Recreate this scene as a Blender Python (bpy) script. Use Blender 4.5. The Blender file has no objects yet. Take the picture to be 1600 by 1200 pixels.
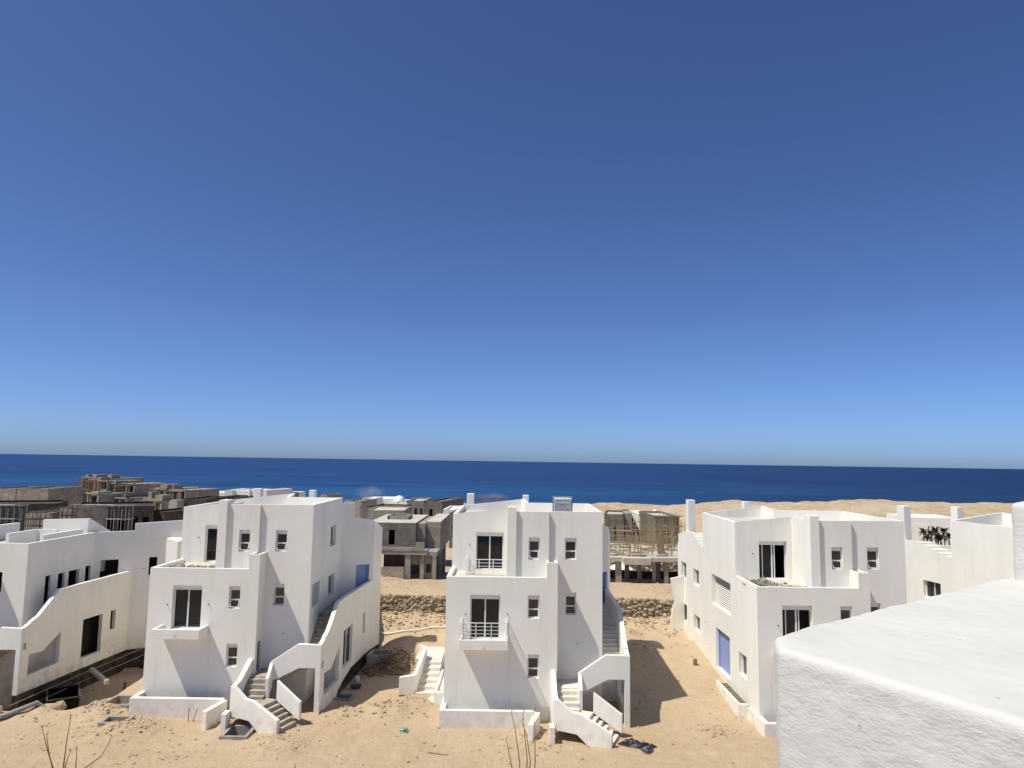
import bpy, bmesh, math, random
import numpy as np
from mathutils import Vector, Matrix
random.seed(7)
R = math.radians
sc = bpy.context.scene
col = sc.collection

# ------------------------------------------------------------------ camera
CH = 12.8
PITCH = R(6.2)
ROLL = math.atan(0.0150)
F = 1110.0
fwd = Vector((0, math.cos(PITCH), math.sin(PITCH)))
right0 = Vector((1, 0, 0)); up0 = right0.cross(fwd)
right = math.cos(ROLL)*right0 + math.sin(ROLL)*up0
up = -math.sin(ROLL)*right0 + math.cos(ROLL)*up0
cam = bpy.data.objects.new("camera", bpy.data.cameras.new("camera"))
col.objects.link(cam)
cam.matrix_world = Matrix(((right.x, up.x, -fwd.x, 0), (right.y, up.y, -fwd.y, 0), (right.z, up.z, -fwd.z, CH), (0, 0, 0, 1)))
cam.data.sensor_width = 36
cam.data.lens = 36*F/1600
cam.data.clip_start = 0.05
cam.data.clip_end = 200000
sc.camera = cam
CP = Vector((0, 0, CH))
def at(px, py, Y):
    """point at distance Y in front of the camera that the photograph shows at (px, py)"""
    r = fwd*F + right*(px-800) - up*(py-600)
    return CP + r*(Y/r.y)

# ------------------------------------------------------------------ light
TO_SUN = Vector((-2.15, -1.0, 4.3)).normalized()
sun = bpy.data.lights.new("sun", 'SUN')
sun.energy = 4.8; sun.angle = R(0.5); sun.color = (1.0, 0.945, 0.80)
so = bpy.data.objects.new("sun", sun); col.objects.link(so)
so.rotation_mode = 'QUATERNION'
so.rotation_quaternion = (-TO_SUN).to_track_quat('-Z', 'Y')
so.location = (-40, -20, 80)
world = bpy.data.worlds.new("World"); sc.world = world; world.use_nodes = True
nt = world.node_tree; nt.nodes.clear()
sky = nt.nodes.new('ShaderNodeTexSky'); sky.sky_type = 'NISHITA'; sky.sun_disc = False
sky.sun_elevation = math.asin(TO_SUN.z)
sky.sun_rotation = math.atan2(TO_SUN.x, TO_SUN.y)
sky.altitude = 900; sky.air_density = 0.6; sky.dust_density = 1.6; sky.ozone_density = 3.0
hs = nt.nodes.new('ShaderNodeMix'); hs.data_type = 'RGBA'; hs.blend_type = 'MULTIPLY'; hs.inputs[0].default_value = 1.0
hs.inputs[7].default_value = (.79, .98, 1.30, 1)   # clear, deep blue air
bg = nt.nodes.new('ShaderNodeBackground'); bg.inputs['Strength'].default_value = 0.102
wo = nt.nodes.new('ShaderNodeOutputWorld')
nt.links.new(sky.outputs[0], hs.inputs[6]); nt.links.new(hs.outputs[2], bg.inputs[0]); nt.links.new(bg.outputs[0], wo.inputs[0])
sc.view_settings.view_transform = 'Standard'; sc.view_settings.look = 'None'
sc.cycles.diffuse_bounces = 8
sc.cycles.use_denoising = True
sc.view_settings.exposure = 0.03; sc.view_settings.gamma = 1.0

# ------------------------------------------------------------------ materials
def mat(name, c1, c2=None, scale=1.0, rough=0.9, bump=0.0, bscale=20.0, bdist=0.02, spec=0.3, stretch=(1, 1, 1), coord='Object', detail=5.0, c3=None, scale3=0.3, lo=0.35, hi=0.65, metal=0.0):
    m = bpy.data.materials.new(name); m.use_nodes = True
    n = m.node_tree.nodes; l = m.node_tree.links
    p = n['Principled BSDF']
    p.inputs['Roughness'].default_value = rough
    p.inputs['Specular IOR Level'].default_value = spec
    p.inputs['Metallic'].default_value = metal
    p.inputs['Base Color'].default_value = (*c1, 1)
    tc = n.new('ShaderNodeTexCoord'); mp = n.new('ShaderNodeMapping'); mp.inputs['Scale'].default_value = stretch
    l.new(tc.outputs[coord], mp.inputs[0])
    if c2:
        t = n.new('ShaderNodeTexNoise'); t.inputs['Scale'].default_value = scale; t.inputs['Detail'].default_value = detail
        l.new(mp.outputs[0], t.inputs['Vector'])
        mr = n.new('ShaderNodeMapRange'); mr.inputs[1].default_value = lo; mr.inputs[2].default_value = hi
        l.new(t.outputs['Fac'], mr.inputs[0])
        mx = n.new('ShaderNodeMix'); mx.data_type = 'RGBA'
        mx.inputs[6].default_value = (*c1, 1); mx.inputs[7].default_value = (*c2, 1)
        l.new(mr.outputs[0], mx.inputs[0]); out = mx.outputs[2]
        if c3:
            t3 = n.new('ShaderNodeTexNoise'); t3.inputs['Scale'].default_value = scale3; t3.inputs['Detail'].default_value = 3
            l.new(tc.outputs[coord], t3.inputs['Vector'])
            m3 = n.new('ShaderNodeMapRange'); m3.inputs[1].default_value = 0.48; m3.inputs[2].default_value = 0.72
            l.new(t3.outputs['Fac'], m3.inputs[0])
            x3 = n.new('ShaderNodeMix'); x3.data_type = 'RGBA'; x3.inputs[7].default_value = (*c3, 1)
            l.new(m3.outputs[0], x3.inputs[0]); l.new(out, x3.inputs[6]); out = x3.outputs[2]
        l.new(out, p.inputs['Base Color'])
    if bump:
        b = n.new('ShaderNodeTexNoise'); b.inputs['Scale'].default_value = bscale; b.inputs['Detail'].default_value = 6; b.inputs['Roughness'].default_value = 0.65
        l.new(mp.outputs[0], b.inputs['Vector'])
        bn = n.new('ShaderNodeBump'); bn.inputs['Strength'].default_value = bump; bn.inputs['Distance'].default_value = bdist
        l.new(b.outputs['Fac'], bn.inputs['Height']); l.new(bn.outputs[0], p.inputs['Normal'])
    return m

def brick_mat(name, c1, c2, mortar, scale=1.0, bw=0.4, bh=0.2, rough=0.95):
    m = bpy.data.materials.new(name); m.use_nodes = True
    n = m.node_tree.nodes; l = m.node_tree.links; p = n['Principled BSDF']
    p.inputs['Roughness'].default_value = rough; p.inputs['Specular IOR Level'].default_value = 0.15
    tc = n.new('ShaderNodeTexCoord'); geo = n.new('ShaderNodeNewGeometry')
    sp = n.new('ShaderNodeSeparateXYZ'); l.new(tc.outputs['Object'], sp.inputs[0])
    ad = n.new('ShaderNodeMath'); ad.operation = 'ADD'; l.new(sp.outputs[0], ad.inputs[0]); l.new(sp.outputs[1], ad.inputs[1])
    cb = n.new('ShaderNodeCombineXYZ'); l.new(ad.outputs[0], cb.inputs[0]); l.new(sp.outputs[2], cb.inputs[1])
    b = n.new('ShaderNodeTexBrick'); l.new(cb.outputs[0], b.inputs['Vector'])
    b.inputs['Color1'].default_value = (*c1, 1); b.inputs['Color2'].default_value = (*c2, 1); b.inputs['Mortar'].default_value = (*mortar, 1)
    b.inputs['Scale'].default_value = scale; b.inputs['Brick Width'].default_value = bw; b.inputs['Row Height'].default_value = bh
    b.inputs['Mortar Size'].default_value = 0.02
    t = n.new('ShaderNodeTexNoise'); t.inputs['Scale'].default_value = 1.2; t.inputs['Detail'].default_value = 6; l.new(tc.outputs['Object'], t.inputs['Vector'])
    mr = n.new('ShaderNodeMapRange'); mr.inputs[1].default_value = 0.3; mr.inputs[2].default_value = 0.7; mr.inputs[3].default_value = 0.7; mr.inputs[4].default_value = 1.2
    l.new(t.outputs['Fac'], mr.inputs[0])
    mx = n.new('ShaderNodeVectorMath'); mx.operation = 'SCALE'; l.new(b.outputs['Color'], mx.inputs[0]); l.new(mr.outputs[0], mx.inputs['Scale'])
    l.new(mx.outputs[0], p.inputs['Base Color'])
    return m

M = {}
def plaster_mat():
    m = mat('white_plaster', (.845, .828, .765), (.79, .77, .705), 0.7, 0.92, 0.25, 9.0, 0.012, 0.2, stretch=(1, 1, .45))
    n = m.node_tree.nodes; l = m.node_tree.links; p = n['Principled BSDF']
    tc = n.new('ShaderNodeTexCoord'); sp = n.new('ShaderNodeSeparateXYZ'); l.new(tc.outputs['Object'], sp.inputs[0])
    src = p.inputs['Base Color'].links[0].from_socket
    def layer(src, fac, colr):
        x = n.new('ShaderNodeMix'); x.data_type = 'RGBA'; l.new(fac, x.inputs[0]); l.new(src, x.inputs[6]); x.inputs[7].default_value = (*colr, 1); return x.outputs[2]
    def noise(sc_, st, a, b, c, d, det=5):
        mp = n.new('ShaderNodeMapping'); mp.inputs['Scale'].default_value = st; l.new(tc.outputs['Object'], mp.inputs[0])
        t = n.new('ShaderNodeTexNoise'); t.inputs['Scale'].default_value = sc_; t.inputs['Detail'].default_value = det; l.new(mp.outputs[0], t.inputs['Vector'])
        r = n.new('ShaderNodeMapRange'); r.inputs[1].default_value = a; r.inputs[2].default_value = b; r.inputs[3].default_value = c; r.inputs[4].default_value = d; l.new(t.outputs[0], r.inputs[0]); return r.outputs[0]
    src = layer(src, noise(2.6, (1, 1, .06), .56, .8, 0, .30), (.60, .57, .50))      # rain runs
    src = layer(src, noise(.45, (1, 1, 1), .56, .66, 0, .14, 3), (.66, .65, .62))    # repainted patches
    h = n.new('ShaderNodeMapRange'); h.inputs[1].default_value = 1.3; h.inputs[2].default_value = .0; h.inputs[4].default_value = .8; l.new(sp.outputs[2], h.inputs[0])
    mu = n.new('ShaderNodeMath'); mu.operation = 'MULTIPLY'; l.new(h.outputs[0], mu.inputs[0]); l.new(noise(2.2, (1, 1, 1), .45, .72, 0, 1, 6), mu.inputs[1])
    src = layer(src, mu.outputs[0], (.56, .46, .33))                                   # splashed sand
    l.new(src, p.inputs['Base Color'])
    return m
M['plaster'] = plaster_mat()
def rough_mat():
    m = mat('rough_white_plaster', (.61, .603, .575), (.575, .566, .535), 3.0, 0.95, spec=.15)
    n = m.node_tree.nodes; l = m.node_tree.links; p = n['Principled BSDF']
    geo = n.new('ShaderNodeNewGeometry'); sp = n.new('ShaderNodeSeparateXYZ'); l.new(geo.outputs['Normal'], sp.inputs[0])
    mr = n.new('ShaderNodeMapRange'); mr.inputs[1].default_value = .35; mr.inputs[2].default_value = .9; mr.inputs[3].default_value = 1.0; mr.inputs[4].default_value = .10
    l.new(sp.outputs[2], mr.inputs[0])
    tc = n.new('ShaderNodeTexCoord'); mp = n.new('ShaderNodeMapping'); mp.inputs['Scale'].default_value = (.7, .7, 1.5); l.new(tc.outputs['Object'], mp.inputs[0])
    last = None
    for sc_, di in ((30, .0036), (85, .0020)):
        b = n.new('ShaderNodeTexNoise'); b.inputs['Scale'].default_value = sc_; b.inputs['Detail'].default_value = 5; b.inputs['Roughness'].default_value = .6; l.new(mp.outputs[0], b.inputs['Vector'])
        bn = n.new('ShaderNodeBump'); bn.inputs['Distance'].default_value = di; l.new(b.outputs[0], bn.inputs['Height']); l.new(mr.outputs[0], bn.inputs['Strength'])
        if last: l.new(last.outputs[0], bn.inputs['Normal'])
        last = bn
    l.new(last.outputs[0], p.inputs['Normal'])
    # small grey specks of grit
    v = n.new('ShaderNodeTexVoronoi'); v.inputs['Scale'].default_value = 7; l.new(tc.outputs['Object'], v.inputs['Vector'])
    r1 = n.new('ShaderNodeMapRange'); r1.inputs[1].default_value = .035; r1.inputs[2].default_value = .06; r1.inputs[3].default_value = .55; r1.inputs[4].default_value = 0; l.new(v.outputs['Distance'], r1.inputs[0])
    mx = n.new('ShaderNodeMix'); mx.data_type = 'RGBA'; mx.inputs[7].default_value = (.33, .31, .28, 1); l.new(r1.outputs[0], mx.inputs[0])
    src = p.inputs['Base Color'].links[0].from_socket; l.new(src, mx.inputs[6]); l.new(mx.outputs[2], p.inputs['Base Color'])
    return m
M['rough_plaster'] = rough_mat()
M['frame'] = mat('white_frame', (.72, .72, .72), None, rough=0.45, spec=0.5)
M['glass'] = mat('dark_glass', (.010, .012, .015), None, rough=0.05, spec=0.38)
M['pane'] = mat('grey_window_glass', (.045, .043, .040), (.028, .028, .028), .9, 0.06, spec=0.6)
M['blue'] = mat('blue_door_paint', (.25, .33, .62), (.23, .31, .58), 2.0, 0.55, spec=0.4)
M['railing'] = mat('white_metal', (.75, .75, .74), None, rough=0.4, spec=0.5)
M['rawstair'] = mat('bare_concrete_stair', (.44, .39, .32), (.30, .26, .21), 3.0, 0.95, 0.5, 14.0, 0.03)
M['concrete'] = mat('grey_concrete', (.36, .335, .295), (.25, .23, .20), 1.4, 0.95, 0.4, 10.0, 0.03)
M['lightconc'] = mat('pale_screed', (.56, .53, .47), (.45, .42, .36), 1.0, 0.95, 0.3, 8.0, 0.03)
M['whitestep'] = mat('cream_stone', (.74, .70, .62), (.62, .57, .48), 2.5, 0.9, 0.3, 10.0, 0.02)
M['roof'] = mat('roof_screed', (.60, .585, .54), (.47, .45, .40), 0.9, 0.95, 0.3, 8.0, 0.03)
M['bitumen'] = mat('dark_footing_and_shade', (.030, .025, .019), (.085, .068, .05), 2.6, 0.95, 1.0, 5.0, 0.15, lo=.4, hi=.62)
M['dark_liner'] = mat('interior_shade', (.035, .032, .028), None, rough=1.0, spec=.05)  # near-black liner behind open holes, interior shade put into the colour
M['darkmetal'] = mat('dark_metal', (.05, .042, .038), (.09, .07, .055), 5.0, .8)
M['soil'] = mat('dark_soil', (.10, .085, .06), (.2, .17, .12), 5.0, 1.0, 0.6, 12.0, 0.05)
M['black'] = mat('black_and_deep_shade', (.012, .011, .010), None, rough=1.0, spec=0.05)
M['block'] = brick_mat('grey_blockwork', (.235, .215, .185), (.18, .163, .14), (.13, .12, .105))
M['shadeblock'] = brick_mat('shaded_blockwork', (.12, .108, .09), (.09, .08, .067), (.07, .063, .055))  # darker copy of the blockwork, shade of the unlit walls put into the colour
M['tanblock'] = brick_mat('tan_blockwork', (.40, .355, .29), (.325, .285, .23), (.22, .195, .16))
M['wood'] = mat('scaffold_timber', (.30, .22, .13), (.42, .33, .21), 3.0, 0.9, spec=0.15)
M['rust'] = mat('rusty_steel', (.17, .085, .05), (.28, .18, .11), 4.0, 0.85, spec=0.2)
M['steel'] = mat('galvanised_steel', (.38, .38, .38), None, rough=0.5, spec=0.5)
M['twig'] = mat('dry_twig', (.16, .085, .045), (.24, .14, .08), 8.0, 0.9, spec=0.15)
M['tarp'] = mat('black_plastic', (.022, .024, .028), None, rough=0.38, spec=0.5, bump=0.6, bscale=6, bdist=.05)
M['green'] = mat('green_plastic', (.02, .26, .17), (.35, .45, .40), 8.0, 0.5, spec=0.4)
M['purple'] = mat('dull_purple_plastic', (.11, .06, .085), None, rough=0.6)
M['pipe'] = mat('grey_pipe', (.25, .24, .225), (.34, .32, .29), 4.0, 0.7)
M['tank'] = mat('white_tank_plastic', (.66, .67, .66), (.58, .59, .57), 3.0, 0.5, spec=0.4)
M['tankplate'] = mat('grey_label_plate', (.27, .28, .29), (.33, .33, .33), 14.0, 0.5)
M['stone'] = mat('rubble_stone', (.44, .37, .27), (.31, .255, .18), 1.6, 0.95, 0.6, 9.0, 0.05)
M['sandstone'] = mat('sand_pebble', (.46, .36, .24), (.36, .27, .17), 1.5, 0.95)
M['rubble'] = mat('grey_rubble', (.30, .275, .22), (.20, .18, .14), 4.0, 1.0, 0.8, 12, .06)
M['palm'] = mat('palm_leaf', (.045, .046, .036), (.07, .068, .05), 4.0, 0.8)
M['trunk'] = mat('palm_trunk', (.14, .11, .08), (.2, .16, .11), 5.0, 0.95)
M['tent'] = mat('white_sheet', (.72, .72, .72), None, rough=0.8)

def ground_mat():
    m = bpy.data.materials.new('pale_sand'); m.use_nodes = True
    n = m.node_tree.nodes; l = m.node_tree.links; p = n['Principled BSDF']
    p.inputs['Roughness'].default_value = 1.0; p.inputs['Specular IOR Level'].default_value = 0.1
    geo = n.new('ShaderNodeNewGeometry')
    def noise(scale, detail, rough=.6):
        t = n.new('ShaderNodeTexNoise'); t.inputs['Scale'].default_value = scale; t.inputs['Detail'].default_value = detail; t.inputs['Roughness'].default_value = rough
        l.new(geo.outputs['Position'], t.inputs['Vector']); return t
    def rng(t, a, b, c=0., d=1.):
        r = n.new('ShaderNodeMapRange'); r.inputs[1].default_value = a; r.inputs[2].default_value = b; r.inputs[3].default_value = c; r.inputs[4].default_value = d
        l.new(t.outputs[0], r.inputs[0]); return r
    def mix(f, a, b):
        x = n.new('ShaderNodeMix'); x.data_type = 'RGBA'; l.new(f.outputs[0], x.inputs[0])
        for s, v in ((6, a), (7, b)):
            if isinstance(v, tuple): x.inputs[s].default_value = (*v, 1)
            else: l.new(v, x.inputs[s])
        return x.outputs[2]
    big = rng(noise(.16, 5), .38, .64)
    c = mix(big, (.525, .405, .272), (.485, .362, .232))
    med = rng(noise(1.1, 6, .7), .5, .75)
    c = mix(med, c, (.56, .445, .31))
    red = rng(noise(.45, 6, .7), .58, .72, 0, .55)
    c = mix(red, c, (.44, .30, .175))
    fine = rng(noise(7, 5, .75), .57, .70, 0, .65)
    c = mix(fine, c, (.32, .235, .145))
    l.new(c, p.inputs['Base Color'])
    b1 = noise(2.2, 8, .68); b2 = noise(14, 5, .7)
    bn1 = n.new('ShaderNodeBump'); bn1.inputs['Strength'].default_value = .8; bn1.inputs['Distance'].default_value = .2
    l.new(b1.outputs[0], bn1.inputs['Height'])
    bn2 = n.new('ShaderNodeBump'); bn2.inputs['Strength'].default_value = .8; bn2.inputs['Distance'].default_value = .05
    l.new(b2.outputs[0], bn2.inputs['Height']); l.new(bn1.outputs[0], bn2.inputs['Normal']); l.new(bn2.outputs[0], p.inputs['Normal'])
    return m
M['sand'] = ground_mat()
M['dune'] = mat('rocky_dune_sand', (.52, .405, .275), (.40, .305, .20), .22, 1.0, 1.0, .5, 1.2, .1, c3=(.55, .45, .33), scale3=.03)

def sea_mat():
    m = bpy.data.materials.new('deep_blue_sea'); m.use_nodes = True
    n = m.node_tree.nodes; l = m.node_tree.links; p = n['Principled BSDF']
    p.inputs['Roughness'].default_value = .45; p.inputs['Specular IOR Level'].default_value = .025
    geo = n.new('ShaderNodeNewGeometry')
    mp = n.new('ShaderNodeMapping'); mp.inputs['Scale'].default_value = (.25, 1, 1); l.new(geo.outputs['Position'], mp.inputs[0])
    def noise(scale, detail):
        t = n.new('ShaderNodeTexNoise'); t.inputs['Scale'].default_value = scale; t.inputs['Detail'].default_value = detail; t.inputs['Roughness'].default_value = .65
        l.new(mp.outputs[0], t.inputs['Vector']); return t
    sp = n.new('ShaderNodeSeparateXYZ'); l.new(geo.outputs['Position'], sp.inputs[0])
    r = n.new('ShaderNodeMapRange'); r.inputs[1].default_value = 560; r.inputs[2].default_value = 1500; l.new(sp.outputs[1], r.inputs[0])
    def mix(f, a, b):
        x = n.new('ShaderNodeMix'); x.data_type = 'RGBA'; l.new(f.outputs[0], x.inputs[0])
        for s, v in ((6, a), (7, b)):
            if isinstance(v, tuple): x.inputs[s].default_value = (*v, 1)
            else: l.new(v, x.inputs[s])
        return x.outputs[2]
    c = mix(r, (.020, .098, .235), (.018, .055, .165))
    t1 = noise(.013, 9); m1 = n.new('ShaderNodeMapRange'); m1.inputs[1].default_value = .42; m1.inputs[2].default_value = .62; l.new(t1.outputs[0], m1.inputs[0])
    m1.inputs[4].default_value = .75
    c = mix(m1, c, (.009, .029, .10))
    t2 = noise(.0022, 5); m2 = n.new('ShaderNodeMapRange'); m2.inputs[1].default_value = .45; m2.inputs[2].default_value = .65; l.new(t2.outputs[0], m2.inputs[0])
    m2.inputs[4].default_value = .6
    c = mix(m2, c, (.021, .064, .185))
    ra = n.new('ShaderNodeMath'); ra.operation = 'DIVIDE'; l.new(sp.outputs[0], ra.inputs[0]); l.new(sp.outputs[1], ra.inputs[1])
    rr = n.new('ShaderNodeMapRange'); rr.inputs[1].default_value = -.1; rr.inputs[2].default_value = .7; rr.inputs[4].default_value = .75; l.new(ra.outputs[0], rr.inputs[0])
    c = mix(rr, c, (.007, .018, .060))  # darker to the right, fading sun glint put into the water colour
    l.new(c, p.inputs['Base Color'])
    bn = n.new('ShaderNodeBump'); bn.inputs['Strength'].default_value = .5; bn.inputs['Distance'].default_value = 1.5
    l.new(t1.outputs[0], bn.inputs['Height']); l.new(bn.outputs[0], p.inputs['Normal'])
    return m
M['sea'] = sea_mat()

# ------------------------------------------------------------------ mesh helpers
class MB:
    def __init__(s): s.v = []; s.f = []
    def poly(s, pts):
        i = len(s.v); s.v += [tuple(p) for p in pts]; s.f.append(tuple(range(i, i+len(pts)))); return s
    def box(s, x0, x1, y0, y1, z0, z1):
        return s.prism([(x0, y0), (x1, y0), (x1, y1), (x0, y1)], z0, z1)
    def prism(s, plan, z0, z1, bottom=True):
        """vertical prism over a counter-clockwise plan; z0/z1 numbers or one value per corner"""
        n = len(plan)
        a = [z0]*n if not hasattr(z0, '__len__') else z0
        b = [z1]*n if not hasattr(z1, '__len__') else z1
        i = len(s.v)
        s.v += [(p[0], p[1], q) for p, q in zip(plan, a)] + [(p[0], p[1], q) for p, q in zip(plan, b)]
        for k in range(n):
            j = (k+1) % n; s.f.append((i+k, i+j, i+n+j, i+n+k))
        s.f.append(tuple(range(i+n, i+2*n)))
        if bottom: s.f.append(tuple(reversed(range(i, i+n))))
        return s
    def slab(s, A, B, uz, t):
        """upright slab on the plan line A-B: outline uz in (distance, height), thickness t to the left of A->B"""
        A = Vector(A); B = Vector(B); d = (B-A).normalized(); nrm = Vector((-d.y, d.x))
        n = len(uz); i = len(s.v)
        for off in (0, t):
            for u, z in uz:
                p = A+d*u+nrm*off; s.v.append((p.x, p.y, z))
        ar = sum(uz[k][0]*uz[(k+1) % n][1]-uz[(k+1) % n][0]*uz[k][1] for k in range(n))
        for k in range(n):
            j = (k+1) % n
            q = (i+k, i+n+k, i+n+j, i+j)
            s.f.append(q if ar > 0 else q[::-1])
        f1 = tuple(range(i, i+n)); f2 = tuple(reversed(range(i+n, i+2*n)))
        s.f += [f1, f2] if ar > 0 else [f1[::-1], f2[::-1]]
        return s
    def curb(s, pts, t, z0, tops):
        """parapet of thickness t to the left of the plan line pts"""
        P = [Vector(p) for p in pts]; n = len(P); off = []
        for k in range(n):
            ds = []
            if k > 0: ds.append((P[k]-P[k-1]).normalized())
            if k < n-1: ds.append((P[k+1]-P[k]).normalized())
            nn = [Vector((-d.y, d.x)) for d in ds]
            m = sum(nn, Vector((0, 0))).normalized()
            off.append(P[k]+m*(t/max(.4, m.dot(nn[0]))))
        tops = [tops]*n if not hasattr(tops, '__len__') else tops
        for k in range(n-1):
            s.prism([P[k], P[k+1], off[k+1], off[k]], z0, [tops[k], tops[k+1], tops[k+1], tops[k]], bottom=False)
        return s
    def wall(s, A, B, z0, z1, ops=(), z1b=None):
        """outer wall face A->B (outside on the right), with openings (u0,u1,v0,v1,depth) and their reveals"""
        A = Vector(A); B = Vector(B); L = (B-A).length; d = (B-A)/L; inn = Vector((-d.y, d.x))
        z1b = z1 if z1b is None else z1b
        us = sorted({0, L} | {o[0] for o in ops} | {o[1] for o in ops})
        vs = sorted({z0} | {o[2] for o in ops} | {o[3] for o in ops})+[None]
        pt = lambda u, z, dep=0: ((A+d*u+inn*dep).x, (A+d*u+inn*dep).y, z)
        top = lambda u: z1+(z1b-z1)*u/L
        for a, b in zip(us, us[1:]):
            for c, e in zip(vs, vs[1:]):
                uc = (a+b)/2; vc = (c+(e if e is not None else top(uc)))/2
                if any(o[0] < uc < o[1] and o[2] < vc < o[3] for o in ops): continue
                s.poly([pt(a, c), pt(b, c), pt(b, e if e is not None else top(b)), pt(a, e if e is not None else top(a))])
        for u0, u1, v0, v1, dep in ops:
            s.poly([pt(u0, v0), pt(u0, v1), pt(u0, v1, dep), pt(u0, v0, dep)])
            s.poly([pt(u1, v1), pt(u1, v0), pt(u1, v0, dep), pt(u1, v1, dep)])
            s.poly([pt(u0, v0, dep), pt(u1, v0, dep), pt(u1, v0), pt(u0, v0)])
            s.poly([pt(u0, v1), pt(u1, v1), pt(u1, v1, dep), pt(u0, v1, dep)])
        return s
    def bar(s, a, b, w=.02, w2=None):
        a = Vector(a); b = Vector(b); d = (b-a).normalized()
        h = Vector((0, 0, 1)) if abs(d.z) < .9 else Vector((1, 0, 0))
        e1 = d.cross(h).normalized(); e2 = d.cross(e1)
        w2 = w if w2 is None else w2
        i = len(s.v)
        for p, ww in ((a, w), (b, w2)):
            for c1, c2 in ((-1, -1), (1, -1), (1, 1), (-1, 1)):
                q = p+e1*c1*ww+e2*c2*ww; s.v.append((q.x, q.y, q.z))
        for k in range(4):
            j = (k+1) % 4; s.f.append((i+k, i+j, i+4+j, i+4+k))
        s.f.append((i+3, i+2, i+1, i)); s.f.append((i+4, i+5, i+6, i+7))
        return s
    def tube(s, pts, r, n=8):
        P = [Vector(p) for p in pts]; i = len(s.v)
        rr = r if hasattr(r, '__len__') else [r]*len(P)
        for k, p in enumerate(P):
            d = (P[min(k+1, len(P)-1)]-P[max(k-1, 0)]).normalized()
            h = Vector((0, 0, 1)) if abs(d.z) < .9 else Vector((1, 0, 0))
            e1 = d.cross(h).normalized(); e2 = d.cross(e1)
            for q in range(n):
                a = 2*math.pi*q/n; v = p+(e1*math.cos(a)+e2*math.sin(a))*rr[k]; s.v.append(tuple(v))
        for k in range(len(P)-1):
            for q in range(n):
                j = (q+1) % n; s.f.append((i+k*n+q, i+(k+1)*n+q, i+(k+1)*n+j, i+k*n+j))
        s.f.append(tuple(range(i, i+n))); s.f.append(tuple(reversed(range(i+(len(P)-1)*n, i+len(P)*n))))
        return s
    def rock(s, c, r, seed, sq=.7):
        rnd = random.Random(seed); i = len(s.v)
        t = (1+5**.5)/2
        base = [(-1, t, 0), (1, t, 0), (-1, -t, 0), (1, -t, 0), (0, -1, t), (0, 1, t), (0, -1, -t), (0, 1, -t), (t, 0, -1), (t, 0, 1), (-t, 0, -1), (-t, 0, 1)]
        fs = [(0, 11, 5), (0, 5, 1), (0, 1, 7), (0, 7, 10), (0, 10, 11), (1, 5, 9), (5, 11, 4), (11, 10, 2), (10, 7, 6), (7, 1, 8), (3, 9, 4), (3, 4, 2), (3, 2, 6), (3, 6, 8), (3, 8, 9), (4, 9, 5), (2, 4, 11), (6, 2, 10), (8, 6, 7), (9, 8, 1)]
        a = rnd.random()*6.28; ca, sa = math.cos(a), math.sin(a); ex = rnd.uniform(.8, 1.5)
        for x, y, z in base:
            k = r/1.9*rnd.uniform(.72, 1.2); x *= k*ex; y *= k; z *= k*sq
            s.v.append((c[0]+x*ca-y*sa, c[1]+x*sa+y*ca, c[2]+z))
        s.f += [tuple(i+q for q in f) for f in fs]
        return s
    def build(s, name, m, parent=None, bevel=0, smooth=False, xf=None):
        me = bpy.data.meshes.new(name); me.from_pydata(s.v, [], s.f); me.update()
        for mm in (m if isinstance(m, (list, tuple)) else [m]): me.materials.append(mm)
        o = bpy.data.objects.new(name, me); col.objects.link(o)
        if parent: o.parent = parent
        if xf: o.matrix_local = xf
        if smooth: me.polygons.foreach_set('use_smooth', [True]*len(me.polygons))
        if bevel:
            b = o.modifiers.new('soft_edges', 'BEVEL'); b.width = bevel; b.segments = 2; b.limit_method = 'ANGLE'; b.angle_limit = R(40)
        return o

def tag(o, label=None, cat=None, group=None, kind=None):
    if label: o['label'] = label
    if cat: o['category'] = cat
    if group: o['group'] = group
    if kind: o['kind'] = kind
    return o
def empty(name, loc, rz=0, label=None, cat=None, group=None):
    o = bpy.data.objects.new(name, None); col.objects.link(o); o.location = loc; o.rotation_euler = (0, 0, rz)
    o.empty_display_size = .5
    return tag(o, label, cat, group)

# ------------------------------------------------------------------ terrain
def vnoise(x, y, s, seed):
    x = np.asarray(x, float)/s; y = np.asarray(y, float)/s
    xi = np.floor(x).astype(np.int64); yi = np.floor(y).astype(np.int64); fx = x-xi; fy = y-yi
    def h(a, b):
        v = (a*374761393+b*668265263+seed*974711) & 0xFFFFFFFF
        v = ((v ^ (v >> 13))*1274126177) & 0xFFFFFFFF
        return ((v ^ (v >> 16)) & 0xFFFF)/65535.0*2-1
    u = fx*fx*(3-2*fx); w = fy*fy*(3-2*fy)
    return (h(xi, yi)*(1-u)+h(xi+1, yi)*u)*(1-w)+(h(xi, yi+1)*(1-u)+h(xi+1, yi+1)*u)*w
def sst(a, b, x):
    t = np.clip((x-a)/(b-a), 0, 1); return t*t*(3-2*t)
WALL_Y = 52.9
PITS = [(-19.75, 38.0, .62, .62), (-18.55, 35.3, .5, .34), (-12.45, 34.55, .5, .6), (-8.75, 39.6, .42, .4), (-7.75, 44.6, .5, .55)]
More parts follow.
